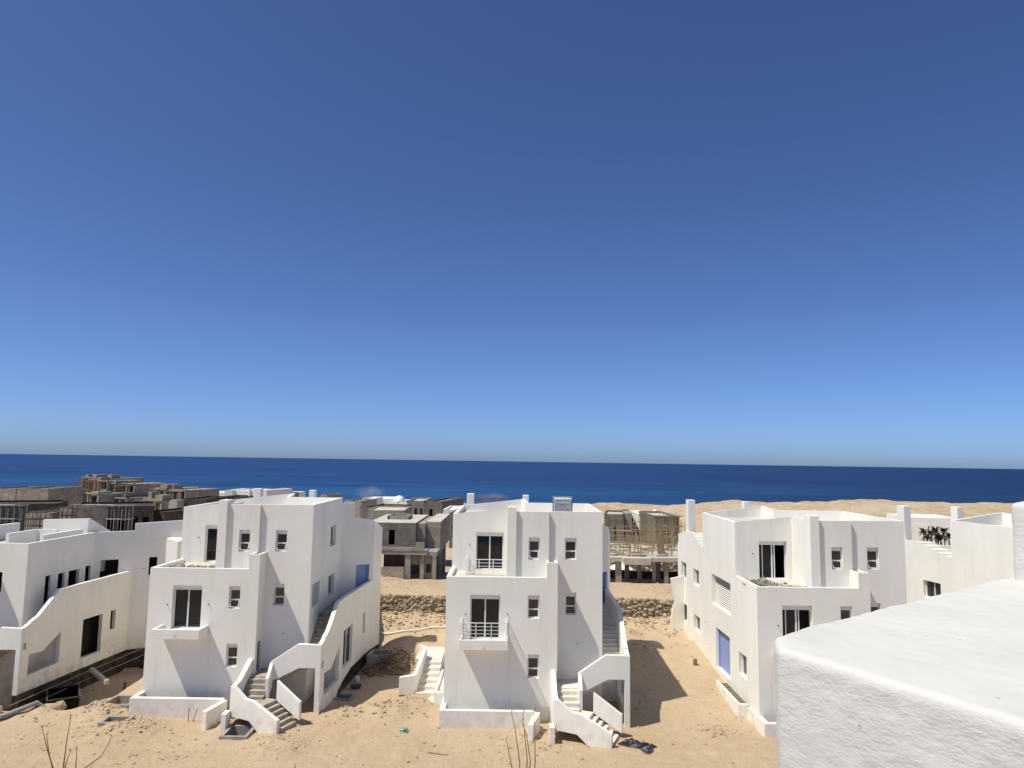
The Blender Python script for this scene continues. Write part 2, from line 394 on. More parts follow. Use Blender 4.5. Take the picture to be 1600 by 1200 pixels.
BUMPS = [(-19.3, 36.7, 1.1, .30), (-20.6, 37.2, .9, .34), (-18.2, 34.4, 1.3, .25), (-17.4, 35.0, 1.0, .2), (-10.2, 33.1, 1.3, .30), (-10.2, 57.5, 2.6, .6), (12.0, 57.0, 3.2, .28), (-8, 36.9, 1.1, .3), (-6.2, 37.2, 1.1, .35), (-5.2, 38.2, 1.3, .4),
         (9.9, 35.8, 1.0, .1), (-13.2, 35.9, .8, .18), (-23.4, 37.2, 1.4, .25), (1.5, 34.4, 1.2, .08), (8.6, 46.5, 1.2, .3), (7.5, 49.5, 1.6, .35), (-6.6, 44.2, 1.0, .5)]
def terrain(x, y):
    x = np.asarray(x, float); y = np.asarray(y, float)
    z = np.interp(y, [0, 36, 38, 40.5, 47, 51, 52.6, 52.9, 53.1, 58, 64, 75, 100, 160, 300, 420, 560, 640, 760],
                  [0, 0, .08, .32, 1.0, 1.2, 1.75, 1.8, 2.85, 2.95, 2.3, 1.2, -2, -6, -14, -18, -23.2, -25.2, -32])
    side = sst(-12.0, -10.0, x)*(1-sst(-8.9, -6.6, x))*sst(36, 39, y)*(1-sst(49.5, 52, y))
    z = z*(1-side*.62)
    z = z*(1-(1-sst(-24, -19, x))*(1-sst(48, 52, y))*.85)
    d = sst(-36, -34, x)*(1-sst(-22.6, -20.4, x))*sst(36.9, 38.4, y)*(1-sst(50, 53, y))
    z = z*(1-d)-d*1.3
    z = z-1.7*sst(6.8, 7.4, x)*(1-sst(18, 18.6, x))*sst(65.0, 65.6, y)*(1-sst(74.6, 75.4, y))
    near = (1-sst(58, 75, y))
    z = z+near*(.05*vnoise(x, y, 3.1, 1)+.035*vnoise(x, y, 1.1, 2)+.022*vnoise(x, y, .45, 3))
    for off in (0, 1.75):
        yc = 31.3+off+.35*np.sin(x*.23+1)+.1*np.sin(x*.9); z = z-.055*np.exp(-((y-yc)/.17)**2)+.03*np.exp(-((y-yc-.34)/.13)**2)
    em = sst(46, 49, y)*(1-sst(52.4, 53, y)); z = z+em*(.16*vnoise(x, y, 1.6, 4)+.1*vnoise(x, y, .6, 5))
    for bx, by, r, a in BUMPS:
        g = np.exp(-((x-bx)**2+(y-by)**2)/(r*r)); z = z+g*a*(1+.35*vnoise(x, y, .35, 8))
    far = sst(75, 200, y); z = z+far*(1.2*vnoise(x, y, 45, 6)+.5*vnoise(x, y, 14, 7))
    for px, py, hx, hy in PITS:
        z = np.where((np.abs(x-px) < hx) & (np.abs(y-py) < hy), z-.75, z)
    return z
def tz(x, y): return float(terrain(np.array([x]), np.array([y]))[0])

def axis(dense0, dense1, step, lo, hi, g=1.12):
    a = list(np.arange(dense0, dense1+1e-6, step)); s = step; v = dense1
    while v < hi: s *= g; v += s; a.append(v)
    s = step; v = dense0; b = []
    while v > lo: s *= g; v -= s; b.append(v)
    return np.array(b[::-1]+a)
xs = axis(-30, 22, .17, -1500, 1500, 1.10); ys = axis(29.5, 60, .17, -30, 760, 1.045)
X, Y = np.meshgrid(xs, ys); Z = terrain(X, Y)
nx, ny = len(xs), len(ys)
me = bpy.data.meshes.new('ground')
me.vertices.add(nx*ny); me.vertices.foreach_set('co', np.stack([X, Y, Z], -1).astype(np.float32).ravel())
idx = np.arange(nx*ny).reshape(ny, nx)
q = np.stack([idx[:-1, :-1], idx[:-1, 1:], idx[1:, 1:], idx[1:, :-1]], -1).reshape(-1, 4)
me.loops.add(q.size); me.polygons.add(len(q))
me.loops.foreach_set('vertex_index', q.ravel().astype(np.int32)); me.polygons.foreach_set('loop_start', (np.arange(len(q))*4).astype(np.int32))
me.update(calc_edges=True); me.validate()
me.polygons.foreach_set('use_smooth', [True]*len(q))
me.materials.append(M['sand'])
go = bpy.data.objects.new('ground', me); col.objects.link(go)
tag(go, 'pale sandy building-site ground running from the houses down to the shore', 'ground', kind='structure')

dx = np.arange(-420, 420, 2.2); dy = np.arange(300, 500, 2.2)
X, Y = np.meshgrid(dx, dy)
xx = X/Y*430
Z = -19.5-.01*(Y-400)+np.exp(-((Y-430)/48)**2)*((sst(-80, -48, xx)*.8+.2+.5*(1-sst(-250, -215, xx)))*(7.0+sst(40, 170, xx)*4.6))*(1+.16*vnoise(X, Y, 34, 9)+.10*vnoise(X, Y, 15, 11))
Z += (.55*vnoise(X, Y, 9, 12)+.45*vnoise(X, Y, 4.6, 13))*np.exp(-((Y-425)/70)**2)+.2*vnoise(X, Y, 2.3, 14)
Z -= 3*(sst(470, 500, Y)+1-sst(300, 325, Y))
nx, ny = len(dx), len(dy)
me = bpy.data.meshes.new('sand_hills'); me.vertices.add(nx*ny); me.vertices.foreach_set('co', np.stack([X, Y, Z], -1).astype(np.float32).ravel())
idx = np.arange(nx*ny).reshape(ny, nx); q = np.stack([idx[:-1, :-1], idx[:-1, 1:], idx[1:, 1:], idx[1:, :-1]], -1).reshape(-1, 4)
me.loops.add(q.size); me.polygons.add(len(q)); me.loops.foreach_set('vertex_index', q.ravel().astype(np.int32)); me.polygons.foreach_set('loop_start', (np.arange(len(q))*4).astype(np.int32))
me.update(calc_edges=True); me.materials.append(M['dune'])
ho = bpy.data.objects.new('sand_hills', me); col.objects.link(ho); tag(ho, 'rough sandy hills along the shore before the sea', 'hills', kind='structure')

sea = MB(); SZ = -24.7
sea.poly([(-90000, 500, SZ), (90000, 500, SZ), (90000, 90000, SZ), (-90000, 90000, SZ)])
tag(sea.build('sea', M['sea']), 'deep blue sea filling the horizon', 'sea', kind='structure')

# loose pebbles and clods lying on the sand
gm = MB()
for k in range(5200):
    Yp = 30+30*random.random()**1.3; Xp = random.uniform(-.74, .5)*Yp
    if WALL_Y-.6 < Yp < WALL_Y+.5: continue
    if vnoise(Xp, Yp, 2.5, 21) < -.15 and random.random() < .75: continue
    r = .014+.05*random.random()**5
    gm.rock((Xp, Yp, tz(Xp, Yp)+r*.25), r*1.4, k, .65)
for bx, by, br, ba in BUMPS:
    for k in range(110):
        Xp = random.gauss(bx, br*.6); Yp = random.gauss(by, br*.6); r = .015+.055*random.random()**4
        gm.rock((Xp, Yp, tz(Xp, Yp)+r*.25), r*1.4, k+7000+int(bx*100), .65)
tag(gm.build('gravel', M['sandstone']), 'scattered pebbles and clods on the sand', 'gravel', kind='stuff')

# ------------------------------------------------------------------ openings
def wpt(A, B):
    A = Vector(A); B = Vector(B); d = (B-A).normalized(); inn = Vector((-d.y, d.x))
    return lambda u, z, dep: ((A+d*u+inn*dep).x, (A+d*u+inn*dep).y, z)
def rect(mb, P, u0, u1, z0, z1, d0, d1):
    pts = [P(u0, 0, d0)[:2], P(u1, 0, d0)[:2], P(u1, 0, d1)[:2], P(u0, 0, d1)[:2]]
    mb.prism(pts, z0, z1)
def window(root, A, B, op, kind='sash', name='window', shutter=.22, tilt=False):
    """window set in an opening (u0,u1,z0,z1,depth) of the wall A->B: frame with its panes"""
    u0, u1, z0, z1, dep = op; P = wpt(A, B); f = .055
    d0, d1 = dep-.10, dep
    e = .004; u0 += e; u1 -= e; z0 += e; z1 -= e
    m = MB(); g = MB(); zt = z1-shutter
    rect(m, P, u0, u0+f, z0, z1, d0, d1); rect(m, P, u1-f, u1, z0, z1, d0, d1)
    rect(m, P, u0+f, u1-f, zt, z1, d0+.01, d1); rect(m, P, u0+f, u1-f, z0, z0+f, d0, d1)
    def pane(a, b, c, d, dd=.05):
        g.poly([P(a, c, d0+dd), P(b, c, d0+dd), P(b, d, d0+dd), P(a, d, d0+dd)])
    if kind == 'sash':
        zm = z0+(zt-z0)*.47
        rect(m, P, u0+f, u1-f, zm-.035, zm+.035, d0, d1)
        pane(u0+f, u1-f, z0+f, zm-.035); pane(u0+f, u1-f, zm+.035, zt)
        if tilt:  # lower leaf pushed out at the bottom
            a, b = u0+f+.02, u1-f-.02
            for q0, q1 in (((a, zm-.05, d0), (a, z0+.09, d0-.14)), ((b, zm-.05, d0), (b, z0+.09, d0-.14)), ((a, z0+.09, d0-.14), (b, z0+.09, d0-.14))):
                m.bar(P(*q0), P(*q1), .016)
    elif kind == 'slide':
        um = (u0+u1)/2
        rect(m, P, um-.035, um+.035, z0+f, zt, d0-.005, d1)
        pane(u0+f, um-.035, z0+f, zt); pane(um+.035, u1-f, z0+f, zt, .03)
    elif kind == 'half_open':
        um = (u0+u1)/2
        rect(m, P, um-.04, um+.03, z0+f, zt, d0-.005, d1)
        rect(m, P, u0+f+.16, u0+f+.21, z0+f, zt, d0+.03, d1+.02)
        rect(m, P, um+.10, um+.15, z0+f, zt, d0-.02, d1-.03)
        pane(u0+f, um-.035, z0+f, zt)
        pane(um+.03, um+.10, z0+f, zt, .03)
    elif kind == 'wide':
        um = u0+(u1-u0)*.5
        rect(m, P, um-.035, um+.035, z0+f, zt, d0, d1)
        pane(u0+f, um-.035, z0+f, zt); pane(um+.035, u1-f, z0+f, zt)
    fo = m.build(name, M['frame'], root)
    g.build('pane', M['pane'] if kind in ('sash', 'wide') else M['glass'], fo)
    return fo
def dark_liner(root, A, B, ops, deep=2.2):  # added near-black box that keeps an open hole dark
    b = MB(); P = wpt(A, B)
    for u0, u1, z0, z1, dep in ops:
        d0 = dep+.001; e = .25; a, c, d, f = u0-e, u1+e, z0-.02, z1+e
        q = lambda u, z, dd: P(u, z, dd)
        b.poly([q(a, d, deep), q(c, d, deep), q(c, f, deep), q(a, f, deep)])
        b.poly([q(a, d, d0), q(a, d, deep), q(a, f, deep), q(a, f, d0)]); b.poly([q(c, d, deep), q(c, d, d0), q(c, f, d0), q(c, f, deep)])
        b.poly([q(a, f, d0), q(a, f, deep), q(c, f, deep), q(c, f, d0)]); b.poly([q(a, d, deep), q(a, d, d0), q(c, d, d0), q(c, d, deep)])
    return b.build('shade_liner', M['dark_liner'], root)
def door(root, A, B, op, m, name='door'):
    u0, u1, z0, z1, dep = op; P = wpt(A, B); b = MB()
    e = .004
    rect(b, P, u0+e, u1-e, z0+e, z1-e, dep-.06, dep)
    o = b.build(name, m, root)
    f = MB()
    rect(f, P, u0+e, u0+.09, z0+e, z1-e, dep-.14, dep-.061); rect(f, P, u1-.09, u1-e, z0+e, z1-e, dep-.14, dep-.061)
    rect(f, P, u0+.09, u1-.09, z1-.09, z1-e, dep-.14, dep-.061)
    f.build('door_frame', m, o)
    h = MB(); uh = u1-.2; h.bar(P(uh, z0+1.0, dep-.1), P(uh-.12, z0+1.0, dep-.1), .014)
    h.build('handle', M['steel'], o)
    return o
def louver(root, A, B, op, n):
    u0, u1, z0, z1, dep = op; P = wpt(A, B)
    b = MB(); b.poly([P(u0, z0, dep), P(u1, z0, dep), P(u1, z1, dep), P(u0, z1, dep)])
    bo = b.build('vent_louver', M['black'], root)  # black backing paints the shade between the slats
    s = MB(); st = (z1-z0)/n
    for k in range(n):
        z = z0+(k+.2)*st
        s.poly([P(u0, z, dep-.05), P(u1, z, dep-.05), P(u1, z+st*.4, dep-.02), P(u0, z+st*.4, dep-.02)])
        s.poly([P(u0, z+st*.4, dep-.02), P(u1, z+st*.4, dep-.02), P(u1, z+st*.4, dep-.001), P(u0, z+st*.4, dep-.001)])
    s.build('louver_slats', M['plaster'], bo)
    return bo
def guard(root, pts, z0, h, n, posts, name='railing'):
    """open metal railing along plan points"""
    m = MB(); P = [Vector(p) for p in pts]
    for a, b in zip(P, P[1:]):
        for k in range(n):
            z = z0+.12+(h-.12)*k/(n-1)
            m.bar((a.x, a.y, z), (b.x, b.y, z), .02 if k == n-1 else .011)
    for p in P+[Vector(p) for p in posts]:
        m.bar((p.x, p.y, z0+.005), (p.x, p.y, z0+h+.01), .021)
    return m.build(name, M['railing'], root)

# ------------------------------------------------------------------ the white houses
def house(loc, rz, label, o):
    r = empty('white_house', (*loc,), rz, label, 'house', 'white stepped houses in a row')
    PL = M['plaster']
    glazed = o.get('glazed', True); top = o.get('upper', True)
    FB = -1.4                                          # foot of the walls, below the ground
    # ---- front two-storey block with its terrace parapet
    f = MB(); W = []
    F0, F1, F2 = (0, 0), (5.62, 0), (5.62, 1.03)
    fr1 = (1.23, 2.73, 3.92, 6.1, .30); w1 = (4.12, 4.70, 4.97, 6.1, .24); w0 = (4.14, 4.71, 2.08, 3.23, .24)
    f.wall(F0, F1, FB, 6.75, [fr1, w1, w0])
    sd = (.3, .86, 1.76, 3.25, .12)
    f.wall(F1, F2, FB, 6.75, [sd])
    LF = (0, 3.35)
    wE = (3.35-3.05, 3.35-1.76, 1.95, 3.12, .3)
    f.wall(LF, F0, FB, 6.75, [wE])
    tf = MB(); tf.poly([(0, 0, 6.75), (5.62, 0, 6.75), (5.62, 1.03, 6.75), (5.2, 1.03, 6.75), (5.2, .95, 6.75), (3.12, .95, 6.75), (3.12, 3.35, 6.75), (0, 3.35, 6.75)])
    tf.build('terrace_floor', M['roof'], r)
    f.curb([(0, 3.35), (0, 0), (5.06, 0)], .2, 6.75, [6.97, 6.97, 6.97])
    # hollow planter tower at the right end
    f.prism([(5.06, 0), (5.62, 0), (5.62, .14), (5.06, .14)], 6.75, 7.72); f.prism([(5.48, .14), (5.62, .14), (5.62, 1.03), (5.48, 1.03)], 6.75, 7.72)
    f.prism([(5.06, .14), (5.18, .14), (5.18, .9), (5.06, .9)], 6.75, 7.72)
    f.build('lower_storeys', PL, r)
    s = MB(); s.poly([(5.18, .14, 7.25), (5.48, .14, 7.25), (5.48, 1.0, 7.25), (5.18, 1.0, 7.25)])
    s.build('planter_soil', M['soil'], r)
    fk = o.get('doors', 'slide')
    if glazed:
        window(r, F0, F1, fr1, fk, 'french_door', .25)
        window(r, F0, F1, w1, 'sash', tilt=o.get('tilt', False)); window(r, F0, F1, w0, 'sash')
        window(r, LF, F0, wE, 'wide', shutter=.05)
    # ---- taller main block
    m = MB()
    A0, A1 = (0.0, 3.35), (3.12, 3.35)
    dA = (1.3, 2.82, 6.82, 8.86, .28)
    ZR = 9.6 if top else 7.1
    ZA, ZB, ZC = (9.86, 10.2, 10.2) if top else (7.72, 7.72, 7.72)
    B0, B1, C0, C1, K0 = (3.5, .87), (5.21, .87), (5.21, 1.03), (8.0, 1.03), (8.0, 7.65)
    xd = o.get('xd', 9.6)
    K2 = (xd, 7.7+(xd-8)*.53)
    wB = (4.15-3.5, 4.73-3.5, 7.74, 8.88, .24); wC = (6.05-5.21, 6.65-5.21, 7.75, 8.87, .24); wC1 = (6.08-5.21, 6.65-5.21, 4.96, 6.08, .24)
    m.wall(A0, A1, 6.75, ZR, [dA] if top else [])
    m.wall(A1, (3.12, .95), 6.75, ZR)
    m.wall(B0, B1, 6.75, ZR, [wB] if top else [])
    m.wall(B1, C0, 6.75, ZR)
    m.wall(C0, C1, FB, ZR, [wC, wC1] if top else [wC1])
    rw2 = (4.91-1.03, 6.95-1.03-.75, 7.55, 8.76, .25); rw1 = (4.84-1.03, 6.2-1.03, 4.68, 5.9, .25); lv = (.42, 1.95, 4.76, 6.0, .08)
    if top: ro = [rw2, rw1, lv]
    else: ro = [(1.75, 2.3, 4.05, 5.6, .14), (2.95, 3.6, 4.5, 5.56, .14), (4.0, 5.1, 4.5, 5.55, .2), (5.75, 6.35, 3.9, 5.6, .14)]
    m.wall(C1, K0, FB, ZR, ro)
    lo = dict(door=(9.95-7.27, 9.95-4.61, 1.15, 3.42, .28), lv=(9.95-8.05, 9.95-4.31, 4.63, 6.4, .31), lv2=(0.05, .71, 1.72, 3.2, .06))
    LB = (0, 9.95)
    m.wall(LB, A0, FB, ZR, list(lo.values()))
    if top:
        rp = [A0, A1, (3.12, .95), (3.5, .95), B0, B1, C0, C1, K0, (4.3, 8.9), (4.1, 10.6), (0, 9.95)]
        rf = MB(); rf.poly([(*p, ZR) for p in rp]); rf.build('roof', M['roof'], r)
        m.curb([LB, A0, A1, (3.12, 1.0)], .2, ZR, [9.9, 9.86, 10.18, 10.2])
        m.curb([B0, B1, C0, C1, K0], .2, ZR, [10.2, 10.2, 10.2, 10.22, 10.27])
        m.curb([K0, (4.3, 8.9), (4.1, 10.6), LB], .2, ZR, [10.27, 10.2, 10.35, 9.9])
        m.wall(K0, (4.3, 8.9), 7.0, ZR); m.wall((4.3, 8.9), (4.1, 10.6), 7.0, ZR); m.wall((4.1, 10.6), LB, 7.0, ZR)
    else:
        rf = MB(); rf.poly([(*p, ZR) for p in [A0, A1, (3.12, .95), (3.5, .95), B0, B1, C0, C1, K0, (0, 9.95)]]); rf.build('roof', M['roof'], r)
        m.curb([LB, A0, A1, (3.12, 1.0)], .2, ZR, 7.72); m.curb([B0, B1, C0, C1, K0], .2, ZR, 7.7); m.wall(K0, LB, 6.5, ZR)
        # low walls and boxes on the flat roof
        m.box(5.0, 5.2, 3.4, 6.2, ZR, 8.0); m.box(5.2, 6.4, 6.0, 6.2, ZR, 8.0); m.box(7.2, 7.4, 3.2, 7.2, ZR, 7.95)
        m.prism([(4.6, 7.4), (7.6, 7.4), (7.6, 7.6), (4.6, 7.6)], ZR, [8.5, 8.6, 8.6, 8.5]); m.prism([(7.4, 7.6), (7.6, 7.6), (8.0, 9.4), (7.8, 9.4)], ZR, [8.6, 8.6, 7.6, 7.6])
        m.box(1.6, 1.85, 5.4, 9.2, ZR, 8.1)
    m.build('upper_storey' if top else 'main_storeys', PL, r)
    if top:
        pm = MB(); x0 = 3.04; x1 = 3.5
        pm.box(x0, x1, .72, 1.6, 6.751, 10.42)
        pm.build('fin_pillar', PL, r)
        hm = MB(); hm.box(6.3, 7.3, 1.5, 2.3, ZR, ZR+.42); hm.build('dark_roof_box', M['soil'], r)  # dark box on the roof near its front right corner
    if glazed and top:
        window(r, A0, A1, dA, fk, 'french_door', .22)
        window(r, B0, B1, wB, 'sash', tilt=True); window(r, C0, C1, wC, 'sash', tilt=o.get('tilt', False)); window(r, C0, C1, wC1, 'sash')
        window(r, C1, K0, rw2, 'wide', shutter=.12); window(r, C1, K0, rw1, 'wide', shutter=.12)
        louver(r, C1, K0, lv, 10)
    elif not top:
        dark_liner(r, C0, C1, [wC1]); dark_liner(r, C1, K0, ro[:1], .9); dark_liner(r, C1, K0, ro[1:2], .9); dark_liner(r, C1, K0, ro[2:3], .9); dark_liner(r, C1, K0, ro[3:], .9); dark_liner(r, F0, F1, [fr1, w1, w0], 1.2)
    if fk == 'half_open': dark_liner(r, F0, F1, [fr1], .85); dark_liner(r, A0, A1, [dA], 2.5)
    dark_liner(r, F1, F2, [sd], .9)
    if glazed:
        door(r, LB, A0, lo['door'], M['blue'], 'side_door')
        louver(r, LB, A0, lo['lv'], 15); louver(r, LB, A0, lo['lv2'], 13)
    # ---- entrance bay at the head of the stairs, and the rear wing
    b = MB(); zr = 7.3; L = math.hypot(xd-8.0, (xd-8)*.53+.05)
    du = min(1.02, L-.92); dk = (du, du+.86, 4.2, 6.08, .3) if top else (.40, 1.45, 4.15, 5.85, .2)
    if top:
        E1 = (xd+.3, K2[1]+1.3); ky = K2[1]; kd = Vector((xd-8, ky-7.65)).normalized(); kn = Vector((-kd.y, kd.x))*.2; Q = lambda u, v=0: tuple(Vector(K0)+kd*u+kn*v)
        b.wall(K0, K2, FB, 8.6, [dk]); b.wall(K2, E1, FB, 8.2); b.wall(E1, (8.0, 10.2), FB, 8.2)
        b.poly([(*K0, 8.6), (*K2, 8.6), (8.0, 10.0, 8.6)]); b.poly([(*K2, 8.199), (*E1, 8.199), (8.0, 10.2, 8.199)])
        b.prism([Q(0), Q(.8), Q(.8, 1), Q(0, 1)], 8.6, 9.95); b.prism([Q(.8), Q(L), Q(L, 1), Q(.8, 1)], 8.6, [9.05, 8.8, 8.8, 9.05])
        for k in range(4): b.prism([(xd+.07*k, ky+.01+.32*k), (xd+.07*(k+1), ky+.01+.32*(k+1)), (xd-.7, ky+.01+.32*(k+1)), (xd-.7, ky+.01+.32*k)], 8.2, 8.74-k*.16)
        RE, E2 = (6.4, 9.2), (6.4, 16.8)
        b.wall((8.0, 10.2), RE, FB, zr); b.wall(RE, E2, FB, zr)
    else:
        E1, E2 = (13.0, 10.4), (12.8, 12.6); RE = K0; ZL = 6.5
        b.wall(K0, K2, FB, 7.3, [dk]); b.wall(K2, E1, FB, zr, [(1.0, 1.5, 4.7, 5.9, .3)]); b.wall(E1, E2, FB, zr); b.wall(E2, (8.0, 12.6), FB, zr); b.wall((8.0, 12.6), (0, 12.6), FB, 6.5); b.wall((8.0, 12.6), (8.0, 8.2), 5, zr)
        dark_liner(r, K0, K2, [dk], 1.2); dark_liner(r, K2, E1, [(1.0, 1.5, 4.7, 5.9, .3)], 1.2)
        b.curb([K0, K2], .2, zr, [7.7, 7.7]); b.curb([K2, E1, E2], .2, zr, [8.2, 8.35, 8.2])
        b.prism([(11.9, 9.4), (12.9, 8.9), (13.2, 10.3), (12.2, 10.2)], -1, [7.2, 7.0, 7.2, 7.2])
    E3 = (0, 16.8)
    if top: b.wall(E2, E3, FB, zr)
    else: b.wall(E2, (12.6, 12.4), FB, zr) if False else None
    lw = [(16.8-15.76, 16.8-14.32, 4.93, 6.09, .28), (16.8-12.39, 16.8-10.94, 5.05, 6.08, .28), (16.8-15.69, 16.8-14.23, 2.14, 3.26, .28), (16.8-12.37, 16.8-10.78, 2.15, 3.13, .28)]
    if top: b.wall(E3, LB, FB, zr, lw)
    else: b.wall((0, 12.6), LB, FB, 6.5)
    rp2 = [LB, (4.1, 10.6), (4.3, 8.9), RE, E2, E3] if top else [K0, K2, E1, E2, (8.0, 12.6)]
    rf = MB(); rf.poly([(*p, zr) for p in rp2]); (rf.poly([(0, 9.95, 6.5), (8, 7.65, 6.5), (8, 12.6, 6.5), (0, 12.6, 6.5)]) if not top else None); rf.build('roof', M['roof'], r)
    if top: b.curb([RE, E2], .2, zr, [7.9, 7.6])
    if top:
        b.curb([E2, E3], .2, zr, [7.6, 7.9]); b.curb([E3, (0, 14.4), (0, 12.9)], .2, zr, [7.85, 8.3, 8.4])
        for k in range(5): b.box(.0, .95, 9.96+k*.59, 9.96+(k+1)*.59-.001, zr, 7.75+k*.15)
    else: b.curb([(8.0, 12.6), (0, 12.6), LB], .2, 6.5, 7.0)
    # curved garden-stair cheek on the outer side
    b.slab((-.95, 15.0), (0, 15.0), [(0, -1), (.95, -1), (.95, 5.15), (0, 4.95), (.1, 4.4), (.28, 3.3), (.1, 2.7), (0, 2.2)], .2)
    b.build('rear_wing', PL, r)
    if glazed:
        for op in lw: window(r, E3, LB, op, 'wide', shutter=.05)
        if top: door(r, K0, K2, dk, M['blue'])
    for q, (cx, cy, s, zz) in enumerate([(.1, 14.0, .5, 10.48), (4.05, 14.1, .42, 10.42)]):
        if top:
            c = MB(); c.box(cx, cx+s, cy, cy+s+.15, 7.301, zz); c.build('chimney', PL, r, bevel=.02)
    # ---- balcony
    c = MB()
    c.box(.77, 3.15, -1.06, -.002, 3.66, 3.84)
    c.curb([(.77, -.002), (.77, -1.06), (3.15, -1.06), (3.15, -.002)], .12, 3.84, 4.13)
    bo = c.build('balcony', PL, r, bevel=.012)
    sp = MB(); sp.tube([(1.95, -1.05, 3.86), (1.95, -1.18, 3.86), (2.0, -1.3, 3.74)], .022, 6); sp.build('drain_spout', M['steel'], bo)
    if o.get('rail'):
        guard(r, [(.83, -.02), (.83, -1.0), (3.09, -1.0), (3.09, -.02)], 4.13, .80, 5, [(1.58, -1.0), (2.33, -1.0)])
        guard(r, [(.86, 3.3), (.86, 1.95), (3.03, 1.95)], 6.75, .82, 5, [(1.55, 1.95), (2.3, 1.95)])
    # ---- front planter and the path wall beside it
    p = MB()
    p.curb([(-.11, 1.35), (-.11, -1.0), (4.5, -1.0)], .26, -.6, .82)
    p.slab((4.5, -1.0), (4.12, -2.5), [(0, -.6), (1.55, -.6), (1.55, .76), (0, .82)], .26)
    p.curb([(-.62, 5.3), (-.62, 1.32), (-.10, 1.32)], .14, -.6, .95)
    p.build('planter_wall', PL, r, bevel=.015)
    s = MB(); s.poly([(.15, -.74, .35), (4.4, -.74, .35), (4.4, -.003, .35), (.15, -.003, .35)]); s.poly([(-.48, 1.46, .8), (-.003, 1.46, .8), (-.003, 5.3, .8), (-.48, 5.3, .8)])
    s.build('planter_bed', M['soil'] if not o.get('rail') else M['roof'], r)
    if o.get('side_steps'):
        s = MB()
        for k in range(6):
            s.prism([(-1.75, 2.7+k*.55), (-.66, 2.7+k*.55), (-.66, 3.25+k*.55), (-1.75, 3.25+k*.55)], -.3, .45+.17*k)
        s.box(-2.2, -.66, 6.0, 8.6, -.3, 1.34); s.box(-1.9, -.66, 1.7, 2.69, -.3, .32)
        so_ = s.build('side_steps', M['whitestep'], r)
        w = MB()
        w.prism([(-2.62, 2.62), (-1.85, 2.75), (-1.72, 3.0), (-1.9, 3.0), (-2.62, 2.8)], -.3, [1.25, 1.32, 1.35, 1.35, 1.25])
        w.prism([(-1.9, 3.0), (-1.72, 3.0), (-1.55, 6.1), (-1.73, 6.1)], -.3, [1.35, 1.35, 2.0, 2.0]); w.prism([(-1.73, 6.1), (-1.55, 6.1), (-1.95, 6.5), (-2.05, 6.35)], -.3, [2.0, 2.0, 2.0, 2.0])
        w.build('step_parapet', PL, so_)
    # ---- outside staircase: four flights round the right-hand corner
    st = MB()
    dA_, dB_ = Vector((5.3, -2.2)), Vector((7.9, -3.2)); d = (dB_-dA_).normalized(); nn = Vector((-d.y, d.x)); L = (dB_-dA_).length
    q = lambda u, v: tuple(dA_+d*u+nn*v)
    for k in range(6):                                  # first flight, climbing to the left
        u1 = L-.02-k*.24; u0 = u1-.24 if k < 5 else 1.0
        st.prism([q(u0, .21), q(u1, .21), q(u1, 1.45), q(u0, 1.45)], max(-.3, .17*k-.35), .14+.17*k)
    st.prism([(5.56, -2.0), (6.62, -2.3), (6.62, -1.3), (5.56, -1.3)], .6, 1.0)
    for k in range(4):                                  # second flight, towards the house
        st.box(5.56, 6.62, -1.5+k*.28, -.9+k*.28, .6+.19*k, 1.12+.19*k)
    st.box(5.63, 6.9, -.38, 1.02, 1.3, 1.75)
    for k in range(5):                                  # third flight, climbing to the right
        st.box(6.9+k*.23, 7.13+k*.23+(.3 if k == 4 else 0), -.41, 1.02, 1.45+.16*k, 1.91+.16*k)
    st.box(8.0, 9.17, -.41, 1.05, 2.2, 2.55)
    for k in range(10):                                 # fourth flight along the side wall
        st.box(8.01, 9.2, 1.05+k*.22, 1.27+k*.22, 2.1+.15*k, 2.7+.165*k)
    st.prism([(8.01, 3.25), (9.28, 3.25), (xd-.22, K2[1]-.15), (8.01, 7.6)], 3.8, 4.18)
    sto = st.build('outside_stairs', M['whitestep'] if o.get('white_stairs') else M['rawstair'], r)
    w = MB()
    w.slab(dA_, dB_, [(0, .42), (.42, .42), (1.15, .38), (1.85, -.2), (L-.02, -.25), (L, .62), (1.3, 1.30), (.9, 1.33), (.22, 1.8), (0, 1.8)], .2)
    w.slab(q(1.55, 1.42), q(L+.15, 1.42), [(0, .95), (L-1.4, .2), (L-1.4, 1.05), (0, 1.88)], .16)
    w.slab((5.54, -2.15), (5.54, -.003), [(0, .3), (2.147, .3), (2.147, 2.52), (.7, 1.88), (0, 1.82)], .24)
    w.slab((6.78, -1.2), (6.78, -.62), [(0, .8), (.58, 1.4), (.58, 2.5), (0, 1.9)], .17)
    w.slab((6.62, -.63), (9.15, -.63), [(0, 1.6), (.4, 1.72), (1.45, 2.25), (2.27, 2.25), (2.27, -.6 if top else -.12), (2.53, -.6 if top else -.12), (2.53, 3.38), (1.36, 3.42), (0, 2.52)], .2)
    w.slab((5.36, -2.75), (5.36, -2.18), [(0, -.4), (.57, -.4), (.57, .72), (0, .72)], .24)
    w.build('stair_parapet', PL, r, bevel=.015)
    ow = MB(); OA, OB = Vector((9.15, -.425)), Vector((xd, K2[1]-.01)); OL = (OB-OA).length
    fd = o.get('fd', (3.5, 5.15, 1.2, 3.3)); w3 = o.get('w3', (7.25, 7.75, 2.2, 3.4))
    ob = -.6 if top else -.12; oc = .84 if top else -.12
    ow.slab(OA, OB, [(0, ob), (.45, ob), (.45, 3.55), (0, 3.38)], .22)
    ow.slab(OA, OB, [(.45, ob), (2.85, ob if not top else .2), (2.85, .8), (.45, .72)], .22)
